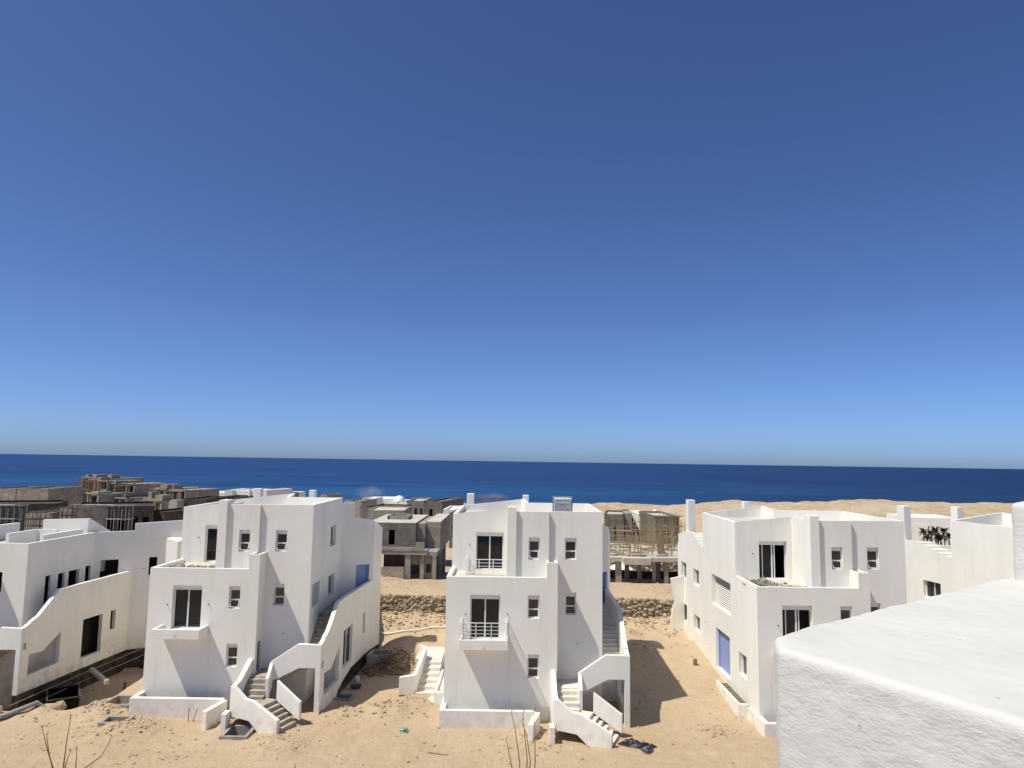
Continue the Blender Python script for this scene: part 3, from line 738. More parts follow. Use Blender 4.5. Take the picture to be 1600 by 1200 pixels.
    ow.slab(OA, OB, [(.45, 1.85), (1.5, 1.78), (2.85, 2.55), (2.85, 5.0), (2.5, 5.0), (1.0, 3.8), (.45, 3.6)], .22)
    ow.slab(OA, OB, [(2.85, ob if not top else .2), (fd[0], .5 if top else ob), (fd[0], 5.03), (2.85, 5.0)], .22)
    ow.slab(OA, OB, [(fd[0], fd[3]), (fd[1], fd[3]), (fd[1], 5.04), (fd[0], 5.03)], .22)
    ow.slab(OA, OB, [(fd[0], .5 if top else ob), (fd[1], oc), (fd[1], fd[2]), (fd[0], fd[2])], .22)
    ow.slab(OA, OB, [(fd[1], oc), (w3[0], oc), (w3[0], 5.06), (fd[1], 5.04)], .22)
    ow.slab(OA, OB, [(w3[0], oc), (w3[1], oc), (w3[1], w3[2]), (w3[0], w3[2])], .22); ow.slab(OA, OB, [(w3[0], w3[3]), (w3[1], w3[3]), (w3[1], 5.06), (w3[0], 5.06)], .22)
    ow.slab(OA, OB, [(w3[1], oc), (OL, oc), (OL, 5.06), (w3[1], 5.06)], .22)
    ow.build('stair_outer_wall', PL, r)
    inn = MB(); inn.poly([(9.1, 2.6, -.6), (8.0, 2.6, -.6), (8.0, 2.6, 3.3), (9.1, 2.6, 3.3)])
    inn.build('store_wall', PL, r)
    if not glazed: dark_liner(r, OA, OB, [(*fd, .22)], .8); dark_liner(r, OA, OB, [(*w3, .22)], .8)
    if glazed:
        window(r, OA, OB, (*fd, .2), 'slide', 'french_door', .15)
        window(r, OA, OB, (*w3, .2), 'none', shutter=.02)
    # ---- dark stone footing
    e = .05; zf = -.02 if top else .02
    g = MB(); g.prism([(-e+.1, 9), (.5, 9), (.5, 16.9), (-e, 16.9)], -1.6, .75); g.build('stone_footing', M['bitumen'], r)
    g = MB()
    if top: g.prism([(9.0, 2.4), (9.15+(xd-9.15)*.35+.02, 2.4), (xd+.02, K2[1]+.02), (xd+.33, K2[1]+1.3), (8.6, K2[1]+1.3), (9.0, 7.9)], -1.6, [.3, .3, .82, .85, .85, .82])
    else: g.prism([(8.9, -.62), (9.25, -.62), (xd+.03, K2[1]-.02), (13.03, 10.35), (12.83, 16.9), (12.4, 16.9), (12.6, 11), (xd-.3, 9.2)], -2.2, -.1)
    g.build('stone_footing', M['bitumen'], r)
    # cable ends left sticking out of the plaster
    for (x, y, z) in [(1.0, 0, 5.15), (3.1, 0, 5.2), (6.7, 1.03, 3.55), (.95, 3.35, 8.2)]:
        k = MB(); k.tube([(x, y+.02, z), (x, y-.05, z), (x+.02, y-.07, z-.06)], .018, 5); k.build('cable_end', M['black'], r)
    return r

H0 = house((-35.5, 40.4, 0), 0, 'two-storey white house at the far left with open black unglazed windows and door holes', dict(glazed=False, upper=False, xd=10.0, fd=(4.7, 6.5, .5, 2.8), w3=(7.3, 7.8, 1.6, 2.8)))
H1 = house((-18.52, 37.53, .09), 0, 'three-storey white house left of the middle with bare grey outside stairs and solid balcony', dict(tilt=True, xd=9.85))
H2 = house((-3.16, 36.7, 0), 0, 'three-storey white house in the middle with white railings and white stairs', dict(rail=True, white_stairs=True, side_steps=True, xd=9.3))
H3 = house((12.3, 36.12, -.19), 0, 'three-storey white house right of the middle with half open balcony doors and blue side door', dict(doors='half_open', tilt=True))
H4 = house((27.5, 32.8, -.2), R(8.5), 'white house at the right edge mostly hidden behind the rough white parapet', dict())

# water tank on the middle roof
t = empty('water_tank', (-3.16+6.25, 36.7+5.9, 9.601), 0, 'white square water tank in a wire cage on the roof of the middle house', 'water tank')
m = MB(); m.box(-.5, .5, -.5, .5, .14, 1.08); m.build('container', M['tank'], t, bevel=.06)
m = MB()
for k in range(6):
    a = -.54+k*.216
    for s in (-.54, .54): m.bar((a, s, .1), (a, s, 1.14), .012); m.bar((s, a, .1), (s, a, 1.14), .012)
for z in (.14, .4, .65, .9, 1.14):
    for s in (-.54, .54): m.bar((-.54, s, z), (.54, s, z), .012); m.bar((s, -.54, z), (s, .54, z), .012)
m.build('wire_cage', M['steel'], t)
m = MB(); m.box(-.56, .56, -.56, .56, 0, .1); m.build('pallet', M['steel'], t)
m = MB(); m.box(-.42, .22, -.568, -.556, .25, .72); m.build('plate', M['tankplate'], t)

# rubble heaps lying on terraces
def rubble(name, label, c, spread, n, rmin, rmax, m, zf=None, cat='rubble'):
    b = MB()
    for k in range(n):
        x = random.gauss(c[0], spread[0]); y = random.gauss(c[1], spread[1]); r_ = random.uniform(rmin, rmax)
        g = math.exp(-((x-c[0])**2/(2*spread[0]**2)+(y-c[1])**2/(2*spread[1]**2)))
        z = (zf(x, y) if zf else c[2])+spread[2]*g*random.random()+r_*.2
        b.rock((x, y, z), r_, k+int(abs(c[0])*991), .6)
    return tag(b.build(name, m), label, cat)
rubble('rubble_heap', 'grey rubble heap on the terrace of the house with half open doors', (13.3, 38.2, 6.58), (.4, .35, .28), 90, .04, .14, M['rubble'])
rubble('rubble_strip', 'strip of broken grey screed below the half open upper doors', (14.4, 37.3, 6.57), (.55, .12, .06), 110, .04, .1, M['rubble'])
rubble('rubble_layer', 'grey rubble on the terrace of the house with bare stairs', (-16.6, 38.8, 6.85), (.9, .5, .06), 150, .04, .12, M['rubble'])

# ------------------------------------------------------------------ foreground parapet of the viewer's own roof
def rough_block(name, plan, z0, z1, parent, vox):
    b = MB(); b.prism(plan, z0, z1); o = b.build(name, M['rough_plaster'], parent)
    bv = o.modifiers.new('soft', 'BEVEL'); bv.width = .022; bv.segments = 2; bv.limit_method = 'ANGLE'
    rm = o.modifiers.new('remesh', 'REMESH'); rm.mode = 'VOXEL'; rm.voxel_size = vox; rm.use_smooth_shade = True
    for nm, sz, st in (('wave', .30, .012), ('lump', .07, .006)):
        tx = bpy.data.textures.new(nm, 'CLOUDS'); tx.noise_scale = sz; tx.noise_depth = 3
        dm = o.modifiers.new(nm, 'DISPLACE'); dm.texture = tx; dm.strength = st; dm.mid_level = .5; dm.texture_coords = 'GLOBAL'
    return o
pr = empty('parapet_wall', (2.2, 2.4, 11.2), 0, 'rough white plastered parapet in the near right corner', 'parapet')
off = Vector((-2.2, -2.4))
pl = lambda pts: [tuple(Vector(p)+off) for p in pts]
rough_block('coping', pl([(.83, 2.27), (1.72, .55), (4.2, .55), (4.2, 5.05), (1.05, 2.58), (.87, 2.40)]), .1, 1.04, pr, .011)
rough_block('upstand', pl([(2.548, 3.67), (3.07, 2.76), (4.15, 3.4), (4.15, 4.9), (3.95, 4.78)]), .9, 1.43, pr, .011)
b = MB(); b.prism(pl([(.86, 2.27), (1.75, .6), (4.15, .6), (4.15, 4.95), (1.08, 2.53), (.9, 2.40)]), -11.3, .11); b.build('wall_base', M['plaster'], pr)

# ------------------------------------------------------------------ retaining wall of rubble behind the row
rw = MB(); k = 0
for z in np.arange(1.7, 2.98, .105):
    x = -13.
    while x < 16:
        w = random.uniform(.1, .27) if random.random() < .8 else random.uniform(.27, .4)
        yy = WALL_Y-.05+(z-1.7)*.12+random.uniform(-.09, .09)
        if x < -2 or x > 4.5: rw.rock((x, yy, z+random.uniform(-.05, .05)), w*.62, k, random.uniform(.55, .9))
        x += w*.8; k += 1
for k2 in range(700):     # stones rolled down on to the slope below
    x = random.uniform(-13, -2) if random.random() < .5 else random.uniform(4.5, 16); y = WALL_Y-.15-abs(random.gauss(0, 1.1)); r_ = random.uniform(.03, .12)
    rw.rock((x, y, tz(x, y)+r_*.3), r_, k2+50000, .7)
ro = rw.build('stone_face', M['stone'])
rb = MB(); rb.box(-34, 36, WALL_Y+.02, WALL_Y+.5, .9, 2.88); rbo = rb.build('retaining_wall', M['stone'])
ro.parent = rbo
tag(rbo, 'low rubble stone retaining wall across the sand behind the houses', 'retaining wall')

# ------------------------------------------------------------------ things lying on the site
def pit(cx, cy, hx, hy, rise, label, m=M['concrete']):
    z = tz(cx+hx+.5, cy)
    e = empty('inspection_pit', (cx, cy, z), random.uniform(-.1, .1), label, 'pit', 'open concrete inspection pits')
    b = MB(); t_ = .13
    b.box(-hx-t_, hx+t_, -hy-t_, -hy+.02, -.8, rise); b.box(-hx-t_, hx+t_, hy-.02, hy+t_, -.8, rise)
    b.box(-hx-t_, -hx+.02, -hy+.02, hy-.02, -.8, rise); b.box(hx-.02, hx+t_, -hy+.02, hy-.02, -.8, rise)
    b.build('pit_frame', m, e)
    f = MB(); f.poly([(-hx, -hy, -.65), (hx, -hy, -.65), (hx, hy, -.65), (-hx, hy, -.65)]); f.build('pit_shade', M['black'], e)  # black sheet, the darkness down in the pit put into its colour
pit(*PITS[0], .24, 'concrete pit beside the planter of the house with bare stairs')
pit(*PITS[1], .05, 'shallow rectangular concrete pit on a sand heap at the lower left')
pit(*PITS[2], .12, 'concrete pit under the foot of the bare outside stairs')
pit(*PITS[3], .04, 'dark square pit beside the outer stair wall of the house with bare stairs')
pit(*PITS[4], .06, 'dark pit in the shade beside the dry brushwood heap')

def on(x, y, dz=0): return (x, y, tz(x, y)+dz)
# crumpled black sheet
def crumple(name, label, cat, m, c, ax, bx, h, seed, nres=26):
    b = MB(); rr = random.Random(seed); n = nres
    for j in range(n+1):
        for i in range(n+1):
            u = i/n*2-1; v = j/n*2-1
            rim = max(0, 1-max(abs(u), abs(v))**4)
            x = c[0]+ax[0]*u+bx[0]*v; y = c[1]+ax[1]*u+bx[1]*v
            x += .12*float(vnoise(u*3, v*3, 1, seed)); y += .12*float(vnoise(u*3, v*3, 1, seed+1))
            b.v.append((x, y, tz(x, y)+.015+rim*h*(.45+.8*abs(float(vnoise(u*4, v*4, 1, seed+2)))+.4*abs(float(vnoise(u*9, v*9, 1, seed+3))))))
    for j in range(n):
        for i in range(n): b.f.append((j*(n+1)+i, j*(n+1)+i+1, (j+1)*(n+1)+i+1, (j+1)*(n+1)+i))
    return tag(b.build(name, m), label, cat)
crumple('plastic_sheet', 'crumpled black plastic sheet on the sand beside the white stairs', 'plastic sheet', M['tarp'], (5.95, 33.85), (.62, -.42), (.22, .30), .2, 5)
crumple('plastic_bag', 'small crumpled green plastic bag on the sand', 'plastic bag', M['green'], (-4.84, 35.2), (.17, .0), (0, .16), .1, 9, 14)
b = MB(); b.bar(on(-3.45, 32.75, .03), on(-2.55, 32.5, .03), .022); tag(b.build('wooden_stick', M['wood']), 'thin stick lying on the sand in front of the middle house', 'stick')
# wash tub in the shade
tb = MB(); n = 20; cx, cy, cz = on(-8.4, 40.9)
ring = [(.20, .0), (.27, .16), (.29, .165), (.26, .15), (.19, .03)]
for rr_, zz in ring:
    for q_ in range(n):
        a = 2*math.pi*q_/n; tb.v.append((cx+rr_*math.cos(a)*1.15, cy+rr_*math.sin(a), cz+zz))
for k in range(len(ring)-1):
    for q_ in range(n): tb.f.append((k*n+q_, k*n+(q_+1) % n, (k+1)*n+(q_+1) % n, (k+1)*n+q_))
tb.f.append(tuple(range(4*n, 5*n)))
tag(tb.build('mortar_tub', M['purple'], smooth=True), 'dull purple round mortar tub in the shade of a house', 'tub')
b = MB(); b.tube([on(-8.55, 42.0, .02), on(-8.55, 42.0, .28)], .14, 10); tag(b.build('paint_bucket', M['tank']), 'small white bucket beside the outer stair wall', 'bucket')
# stump of pipe in the sand at the right
b = MB(); b.tube([on(11.3, 44.4, -.1), on(11.3, 44.4, .36)], .12, 12); tag(b.build('pipe_stub', M['rust']), 'short brown pipe stub standing in the sand between two houses', 'pipe')
# paving slab at the side steps
b = MB(); z_ = tz(-5.0, 45.6); b.prism([(-5.55, 45.2), (-4.35, 45.2), (-4.15, 46.5), (-5.3, 46.5)], z_, z_+.22); tag(b.build('concrete_slab', M['lightconc'], bevel=.015), 'pale concrete slab at the head of the side steps', 'slab')
# steel bars
for i_, (x, y, lean) in enumerate([(-15.55, 36.25, .02), (-15.3, 36.2, .18)]):
    b = MB(); b.tube([on(x, y, -.05), on(x+lean, y, .62)], .02, 6)
    tag(b.build('steel_bar', M['rust']), ['upright steel bar in front of the long white planter', 'leaning steel bar in front of the long white planter'][i_], 'steel bar', 'steel bars in the ground')
# long plastic pipe along the retaining slope
b = MB(); pts = [on(x, 50.6+.35*math.sin(x*1.1), .1) for x in np.arange(-12.5, -2.8, .5)]
b.tube(pts, .055, 8); tag(b.build('water_pipe', M['tent'], smooth=True), 'pale pipe snaking along the foot of the sand slope', 'pipe')
# dry brushwood heap
b = MB()
for k in range(260):
    a = random.random()*6.28; rr_ = random.random()**.6*1.35; x = -7.0+rr_*math.cos(a)*1.1; y = 43.6+rr_*math.sin(a); z = tz(x, y)+max(0, .55-.36*rr_)*random.random()
    t_ = random.random()*6.28; L = random.uniform(.25, .7)
    b.bar((x, y, z), (x+L*math.cos(t_), y+L*math.sin(t_), max(tz(x, y)+.02, z+random.uniform(-.2, .25))), .018, .008)
tag(b.build('brushwood_heap', M['twig']), 'heap of dry brown brushwood in the shade between two houses', 'brushwood')
# beside the far left house: crate, pipe, plank
def trough():
    e = empty('steel_crate', (-24.7, 41.2, tz(-24.7, 41.2)-.05), R(-58), 'dark open steel crate in the shade beside the far left house', 'crate')
    b = MB(); b.box(-1.2, 1.2, -.75, -.69, 0, 1.0); b.box(-1.2, 1.2, .69, .75, 0, 1.0); b.box(-1.2, -1.14, -.69, .69, 0, 1.0); b.box(1.14, 1.2, -.69, .69, 0, 1.0); b.box(-1.14, 1.14, -.69, .69, 0, .06)
    b.build('side_panels', M['black'], e)
    f = MB()
    for s in (-.76, .76): f.bar((-1.22, s, 1.02), (1.22, s, 1.02), .035)
    for s in (-1.2, 1.2): f.bar((s, -.76, 1.02), (s, .76, 1.02), .035)
    f.build('rim', M['darkmetal'], e)
trough()
b = MB(); b.tube([on(-25.4, 34.6, .1), on(-24.2, 35.9, .16), on(-23.5, 37.0, .2), on(-22.7, 38.2, .2)], .13, 10)
tag(b.build('drain_pipe', M['pipe'], smooth=True), 'thick grey drain pipe lying at the lower left edge', 'pipe')
for i_, (x, y, s) in enumerate([(-22.9, 37.5, .42), (-22.4, 37.1, .34), (-25.0, 36.4, .4)]):
    b = MB(); b.rock(on(x, y, s*.4), s, i_+40, .9)
    tag(b.build('boulder', M['sandstone']), ['larger pale boulder beside the grey drain pipe', 'smaller pale boulder right of the grey drain pipe', 'pale boulder at the lower left beside the grey drain pipe'][i_], 'boulder', 'boulders by the drain pipe')
b = MB(); b.bar(at(143, 1046, 44.8), at(167, 1066, 43.2), .11, .11); tag(b.build('wooden_plank', M['lightconc']), 'pale plank sloping from the dark footing to the sand', 'plank')
b = MB()
for dz in (.5, .95): b.tube([(-25.9, 38.6, -1.2+dz), (-24.9, 43.5, -.9+dz), (-23.8, 47.5, -.6+dz), (-22.5, 50.8, 0+dz)], .018, 6)
tag(b.build('safety_rope', M['pipe']), 'pair of grey ropes along the dark footing of the far left house', 'rope')
b = MB(); b.tube([on(-22.1, 42.6, -.1), on(-22.05, 42.6, .9)], .1, 8); tag(b.build('steel_post', M['darkmetal']), 'short dark steel post on the sand below the sloping plank', 'post')

# ------------------------------------------------------------------ dry shrubs near the viewer
def stem(b, pts, r0, r1):
    n = len(pts); b.tube(pts, [r0+(r1-r0)*k/(n-1) for k in range(n)], 6)
def shrub(stems, label, Yd, r0):
    b = MB(); base = None
    for s in stems:
        P = [at(px, py, Yd+dy) for px, py, dy in s]
        if base is None: base = P[0].copy()
        stem(b, P, r0, r0*.35)
        tip = P[-1]
        for k in range(3):
            stem(b, [tip, tip+Vector((random.uniform(-.10, .10), random.uniform(-.08, .08), random.uniform(.05, .16)))], r0*.35, r0*.2)
    o = b.build('dry_shrub', M['twig'])
    return tag(o, label, 'dry shrub', 'dry leafless shrubs')
YS = 27.5
shrub([[(92, 1232, 0), (84, 1204, 0), (74, 1172, .05), (66, 1138, .1)], [(92, 1232, 0), (82, 1200, -.1), (76, 1175, -.1), (73, 1148, -.15)], [(96, 1232, 0), (99, 1199, .1), (104, 1158, .15), (111, 1120, .2)],
       [(98, 1232, 0), (102, 1196, -.1), (110, 1174, -.15)], [(100, 1234, 0), (118, 1203, .2), (120, 1172, .2)], [(102, 1234, 0), (130, 1202, .2), (158, 1182, .3), (171, 1160, .3), (174, 1150, .3)]],
      'leafless dry shrub at the lower left corner with wide spreading twigs', YS, .028)
shrub([[(808, 1236, 0), (798, 1190, 0), (791, 1155, 0)], [(812, 1236, 0), (812, 1190, .1), (805, 1140, .1), (799, 1113, .1)], [(818, 1236, 0), (824, 1190, 0), (820, 1150, 0), (817, 1114, 0)],
       [(822, 1236, 0), (829, 1190, .1), (823, 1150, .1), (815, 1126, .1)], [(834, 1236, 0), (836, 1190, .1), (836, 1150, .1), (834, 1112, .1)]],
      'leafless dry shrub of upright stems in front of the middle house', YS, .026)

# ------------------------------------------------------------------ unfinished and finished buildings towards the sea
def shell(root, name, m, x0, x1, y0, y1, z0, z1, front=(), left=(), rgt=(), roof=True, par=0, roofm=None, t=.25):
    b = MB()
    b.wall((x0, y0), (x1, y0), z0, z1, front); b.wall((x1, y0), (x1, y1), z0, z1, rgt)
    b.wall((x1, y1), (x0, y1), z0, z1); b.wall((x0, y1), (x0, y0), z0, z1, left)
    if roof and not roofm: b.poly([(x0, y0, z1), (x1, y0, z1), (x1, y1, z1), (x0, y1, z1)])
    if par:
        P = [(x0, y0), (x1, y0), (x1, y1), (x0, y1)]
        for k in range(4): b.curb([P[k], P[(k+1) % 4]], .18, z1, z1+par)
    o = b.build(name, m, root)
    if roofm:
        g = MB(); g.poly([(x0, y0, z1-.003), (x1, y0, z1-.003), (x1, y1, z1-.003), (x0, y1, z1-.003)]); g.build('roof', roofm, root)
    return o
def scaffold(b, x0, x1, y, z0, z1, nx, nz, r=.035, jit=.0, top=.6):
    for i in range(nx+1):
        x = x0+(x1-x0)*i/nx+random.uniform(-jit, jit)
        for yy in (y, y-.9): b.bar((x, yy, z0), (x+random.uniform(-jit, jit), yy, z1+(random.uniform(0, top) if yy == y else -.4)), r)
    for k in range(1, nz+1):
        z = z0+(z1-z0)*k/nz
        for yy in (y, y-.9): b.bar((x0-.3, yy, z+random.uniform(-jit, jit)), (x1+.3, yy, z+random.uniform(-jit, jit)), r)
        if random.random() < .6: b.box(x0+random.random()*(x1-x0)*.4, x1-random.random()*(x1-x0)*.4, y-.85, y-.1, z, z+.05)

# grey two-storey shell between the left and middle houses
g = empty('blockwork_house', (-8.6, 66, 1.7), 0, 'unfinished grey blockwork house with a dark open ground floor between two white houses', 'unfinished house')
BLK, TAN, CON = M['block'], M['tanblock'], M['concrete']
shell(g, 'upper_walls', BLK, -4.4, -.0, 0, 10, 3.0, 5.35, front=[(1.95, 2.5, 3.35, 4.7, .25)], roofm=M['lightconc'])
shell(g, 'side_wing', TAN, .75, 2.1, 1.6, 12, 2.9, 5.35, rgt=[(1.0, 1.4, 3.6, 5.0, .2), (2.0, 2.4, 3.6, 5.0, .2), (4.6, 5.0, 3.6, 5.0, .2), (5.5, 5.9, 3.6, 5.0, .2)], roofm=M['lightconc'])
b = MB(); b.wall((0, 1.2), (.75, 1.2), 3, 5.2); b.poly([(0, 1.2, 5.2), (.75, 1.2, 5.2), (.75, 10, 5.2), (0, 10, 5.2)]); b.build('link_wall', CON, g)
b = MB(); b.box(-6.5, 1.2, -1.2, 12, 2.65, 3.0); b.box(-4.6, .2, -1.25, -1.05, 3.0, 3.3); b.box(.2, 1.0, -1.25, -1.05, 3.0, 3.75); b.box(.98, 2.1, -1.0, 12, 2.55, 2.9); b.build('floor_slab', CON, g)
for q_ in [(-.75, -.25, -1.1, -.6, -.8, 2.65), (.6, .95, -1.0, -.6, -.8, 2.65), (1.7, 2.05, -1.0, -.6, -.8, 2.55), (1.75, 2.05, 4, 4.4, -.8, 2.55), (1.75, 2.05, 8, 8.4, -.8, 2.55)]:
    b = MB(); b.box(*q_); b.build('column', CON, g)
b = MB(); b.wall((-.25, -.5), (.6, -.5), 1.7, 2.65); b.wall((.95, -.6), (1.7, -.6), -.8, 2.55, [(.15, .6, 1.0, 1.8, .2)]); b.wall((-4.4, 9), (2, 9), -.8, 2.65); b.wall((-6.5, 9), (-6.5, 0), -.8, 2.65); b.build('ground_walls', CON, g)
b = MB(); b.box(-3.8, -.75, -1.6, -1.35, -.2, 1.6); b.build('low_block_wall', TAN, g)
b = MB(); b.curb([(-3.2, 3.5), (-1.2, 3.5), (-1.2, 6.5), (-3.2, 6.5), (-3.2, 3.5)], .15, 5.35, 5.7); b.build('roof_curb', CON, g)

def hash_(t): return sum(ord(c)*(i+3) for i, c in enumerate(t))
def bb(name, label, cat, px0, px1, ptop, Yd, depth, h, m, front=(), rgt=(), left=(), par=.25, group=None, roofm=None, yaw=None):
    """a building whose front stands Yd away between two columns of the photograph"""
    a = at(px0, ptop, Yd); c = at(px1, ptop, Yd); w = c.x-a.x
    zt = a.z-par
    if yaw is None: yaw = (hash_(label) % 21-14)
    e = empty(name, (a.x, Yd, zt-h), R(yaw), label, cat, group)
    fo = [(w*u0, w*u1, h*v0, h*v1, .25) for u0, u1, v0, v1 in front]
    ro_ = [(depth*u0, depth*u1, h*v0, h*v1, .25) for u0, u1, v0, v1 in rgt]
    lo_ = [(depth*u0, depth*u1, h*v0, h*v1, .25) for u0, u1, v0, v1 in left]
    shell(e, 'walls', m, 0, w, 0, depth, 0, h, fo, lo_, ro_, par=par, roofm=roofm)
    return e, w, h
WH = M['plaster']; GW = 'unfinished grey houses towards the sea'; GF = 'finished white houses towards the sea'
win4 = [(.12, .24, .62, .82), (.36, .48, .62, .82), (.6, .72, .62, .82), (.82, .92, .62, .82)]
# centre gap
bb('blockwork_house', 'grey blockwork house with three small windows behind the roof of the nearer shell', 'unfinished house', 636, 664, 782, 104, 9, 4.2, TAN, [(.1, .24, .2, .8), (.42, .58, .45, .8), (.74, .88, .45, .8)], group=GW, roofm=M['lightconc'])
bb('blockwork_house', 'darker stepped grey blockwork house beside the one with three small windows', 'unfinished house', 664.5, 692, 783, 103, 12, 5.5, BLK, [(.25, .45, .6, .85)], group=GW)
bb('blockwork_house', 'long low grey block wall house behind the left white house', 'unfinished house', 563, 611, 792, 96, 8, 4, BLK, [(.1, .2, .3, .7), (.65, .78, .3, .75)], group=GW)
bb('blockwork_house', 'low pale grey house under the row of white roofs', 'unfinished house', 575, 632, 797, 86, 8, 3.5, CON, [(.7, .85, .2, .7)], group=GW, par=.15, roofm=M['lightconc'])
bb('distant_house', 'flat white house farthest left of the white roofs by the sea', 'house', 561, 580, 779.5, 175, 12, 5, WH, [(.65, .8, .55, .85)], group=GF)
bb('distant_house', 'long white house with a pale blue side by the sea', 'house', 580, 616, 779, 185, 12, 5, WH, [(.75, .9, .5, .8)], group=GF)
e, w, h = bb('distant_house', 'white domed house in front of the long white one by the sea', 'house', 604, 622, 783, 160, 9, 5, WH, [(.2, .3, .5, .8)], group=GF)
b = MB(); n = 14
for j in range(6):
    for i in range(n):
        a = 2*math.pi*i/n; p_ = math.pi/2*j/5.0; rr_ = 1.25*math.cos(p_)+.001; b.v.append((w*.55+rr_*math.cos(a), 4+rr_*math.sin(a), h+1.35*math.sin(p_)))
for j in range(5):
    for i in range(n): b.f.append((j*n+i, j*n+(i+1) % n, (j+1)*n+(i+1) % n, (j+1)*n+i))
b.build('dome', WH, e, smooth=True)
bb('distant_house', 'white house right of the dome beside the blockwork tower', 'house', 622, 640, 785, 150, 9, 5, WH, [(.6, .75, .4, .8)], group=GF)
bb('distant_house', 'small white house with grey upper wall beside the middle house', 'house', 692, 712, 796, 92, 8, 4.5, WH, [(.2, .35, .1, .4)], group=GF)
bb('blockwork_house', 'grey blockwork stub behind the left edge of the middle house', 'unfinished house', 703, 716, 801, 88, 7, 4, BLK, [(.3, .6, .3, .7)], group=GW)
# orange scaffold far behind the middle roof
b = MB(); a = at(747, 783, 210); c = at(790, 783, 210)
scaffold(b, a.x, c.x, 210, tz(a.x, 205), a.z+.9, 10, 5, .09, .05, .8)
tag(b.build('site_scaffolding', M['rust']), 'far rust-red scaffolding behind the roof of the middle house', 'scaffolding', 'scaffolding on the shells')

# right gap: concrete deck on columns with its timber props
g = empty('concrete_frame', (11.2, 64.0, 1.6), 0, 'unfinished concrete deck on columns between the middle and right houses', 'unfinished house')
b = MB(); b.box(-3.6, 6.4, 0, 11, 2.55, 2.9); b.box(-1.2, 1.2, -.5, 0, 2.35, 2.9); b.build('deck', M['lightconc'], g)
for cx_, cy_, w_ in [(-1.75, .3, .5), (.45, 1.8, .34), (1.5, .3, .26), (2.55, .3, .36), (4.6, .4, .36), (-3.0, 5, .4), (.3, 8, .4), (3.4, 8, .4)]:
    b = MB(); b.box(cx_, cx_+w_, cy_, cy_+w_, -2.6, 2.549); b.build('column', CON, g)
b = MB(); b.box(-4.5, 7.5, 11.2, 11.5, -2.5, .05); b.build('deck_shade_wall', M['bitumen'], g)  # near-black wall, the darkness under the deck put into its colour
b = MB()
for k in range(46):
    x = random.uniform(-3.4, 6.2); y = random.uniform(.3, 10.8); L = random.uniform(.9, 2.6)
    b.bar((x, y, 2.9), (x+random.uniform(-.12, .12), y, 2.9+L), random.uniform(.02, .04))
for k in range(70):
    x = random.uniform(-3.4, 6.2); y = random.uniform(.3, 10.8); L = random.uniform(.6, 2.9)
    b.bar((x, y, 2.9), (x+random.uniform(-.25, .25), y, 2.9+L), random.uniform(.012, .024))
for k in range(34):
    x = random.uniform(-3.4, 4.5); y = random.uniform(.3, 10.8); z_ = 2.95+random.random()*2.2; L = random.uniform(1, 3.2)
    b.bar((x, y, z_), (x+L, y+random.uniform(-.3, .3), z_+random.uniform(-.25, .25)), random.uniform(.018, .035))
for k in range(60):
    x = random.uniform(-3.4, 5); y = random.uniform(.3, 10.5); L = random.uniform(.6, 1.8); a_ = random.random()*3.14
    b.bar((x, y, 2.95), (x+L*math.cos(a_), y+L*math.sin(a_)*.6, 2.97), .05)
tag(b.build('timber_props', M['wood']), 'tangle of timber props and poles standing on the concrete deck', 'scaffolding', 'scaffolding on the shells').location = (11.2, 64, 1.6)
b = MB(); b.slab((13.6, 66.4), (14.5, 66.6), [(0, 4.5), (.7, 4.5), (.55, 6.4), (-.2, 6.3)], .06); tag(b.build('plywood_sheet', M['wood']), 'tan plywood sheet leaning among the timber props', 'plywood')
b = MB()
for q_ in ((10.95, 76.6), (13.0, 76.6), (13.0, 78.4), (10.95, 78.4)): b.bar((*q_, .4), (*q_, 1.65), .03)
i0 = len(b.v); b.v += [(10.8, 76.5, 1.6), (13.15, 76.5, 1.6), (13.15, 78.5, 1.6), (10.8, 78.5, 1.6), (12.0, 77.5, 2.35)]
b.f += [(i0, i0+1, i0+4), (i0+1, i0+2, i0+4), (i0+2, i0+3, i0+4), (i0+3, i0, i0+4)]
tag(b.build('white_tent', M['tent']), 'small white peaked tent under the concrete deck', 'tent')
b = MB(); b.prism([(7.2, 82.0), (24, 82.0), (24, 83.5), (7.2, 83.5)], -1.5, 2.1)
for k in range(420): b.rock((random.uniform(7.2, 24), 81.95+random.uniform(-.08, .05), random.uniform(.2, 2.1)), random.uniform(.14, .26), k+900, .8)
tag(b.build('retaining_wall', M['stone']), 'sunlit rubble retaining wall seen through the concrete deck', 'retaining wall')
bb('blockwork_house', 'grey blockwork house with one dark window behind the timber props on the left', 'unfinished house', 944, 974, 803, 96, 8, 4.6, BLK, [(.45, .68, .3, .72)], group=GW, roofm=M['lightconc'])
bb('blockwork_house', 'narrow grey house beside the white one behind the timber props', 'unfinished house', 974.5, 987, 802, 98, 9, 5, CON, [(.3, .5, .2, .7)], rgt=[(.1, .9, .1, .9)], group=GW)
bb('distant_house', 'narrow white house among grey shells behind the timber props', 'house', 998, 1016, 803, 100, 8, 5, WH, [(.55, .75, .3, .6)], group=GF)
bb('distant_house', 'tall thin white house end behind the timber props', 'house', 1017.5, 1022, 801, 104, 8, 5, WH, [], group=GF)
e, w, h = bb('blockwork_house', 'grey scaffolded shell behind the timber props on the right', 'unfinished house', 1023, 1062, 806, 92, 9, 5.5, BLK, [(.1, .2, .1, .7), (.3, .42, .1, .7), (.52, .64, .1, .7), (.75, .88, .1, .7)], group=GW, roofm=M['lightconc'])
b = MB(); a = at(1022, 812, 90.8); c = at(1062, 812, 90.8); scaffold(b, a.x, c.x, 90.8, -1, a.z+.5, 9, 6, .03, .08, .7)
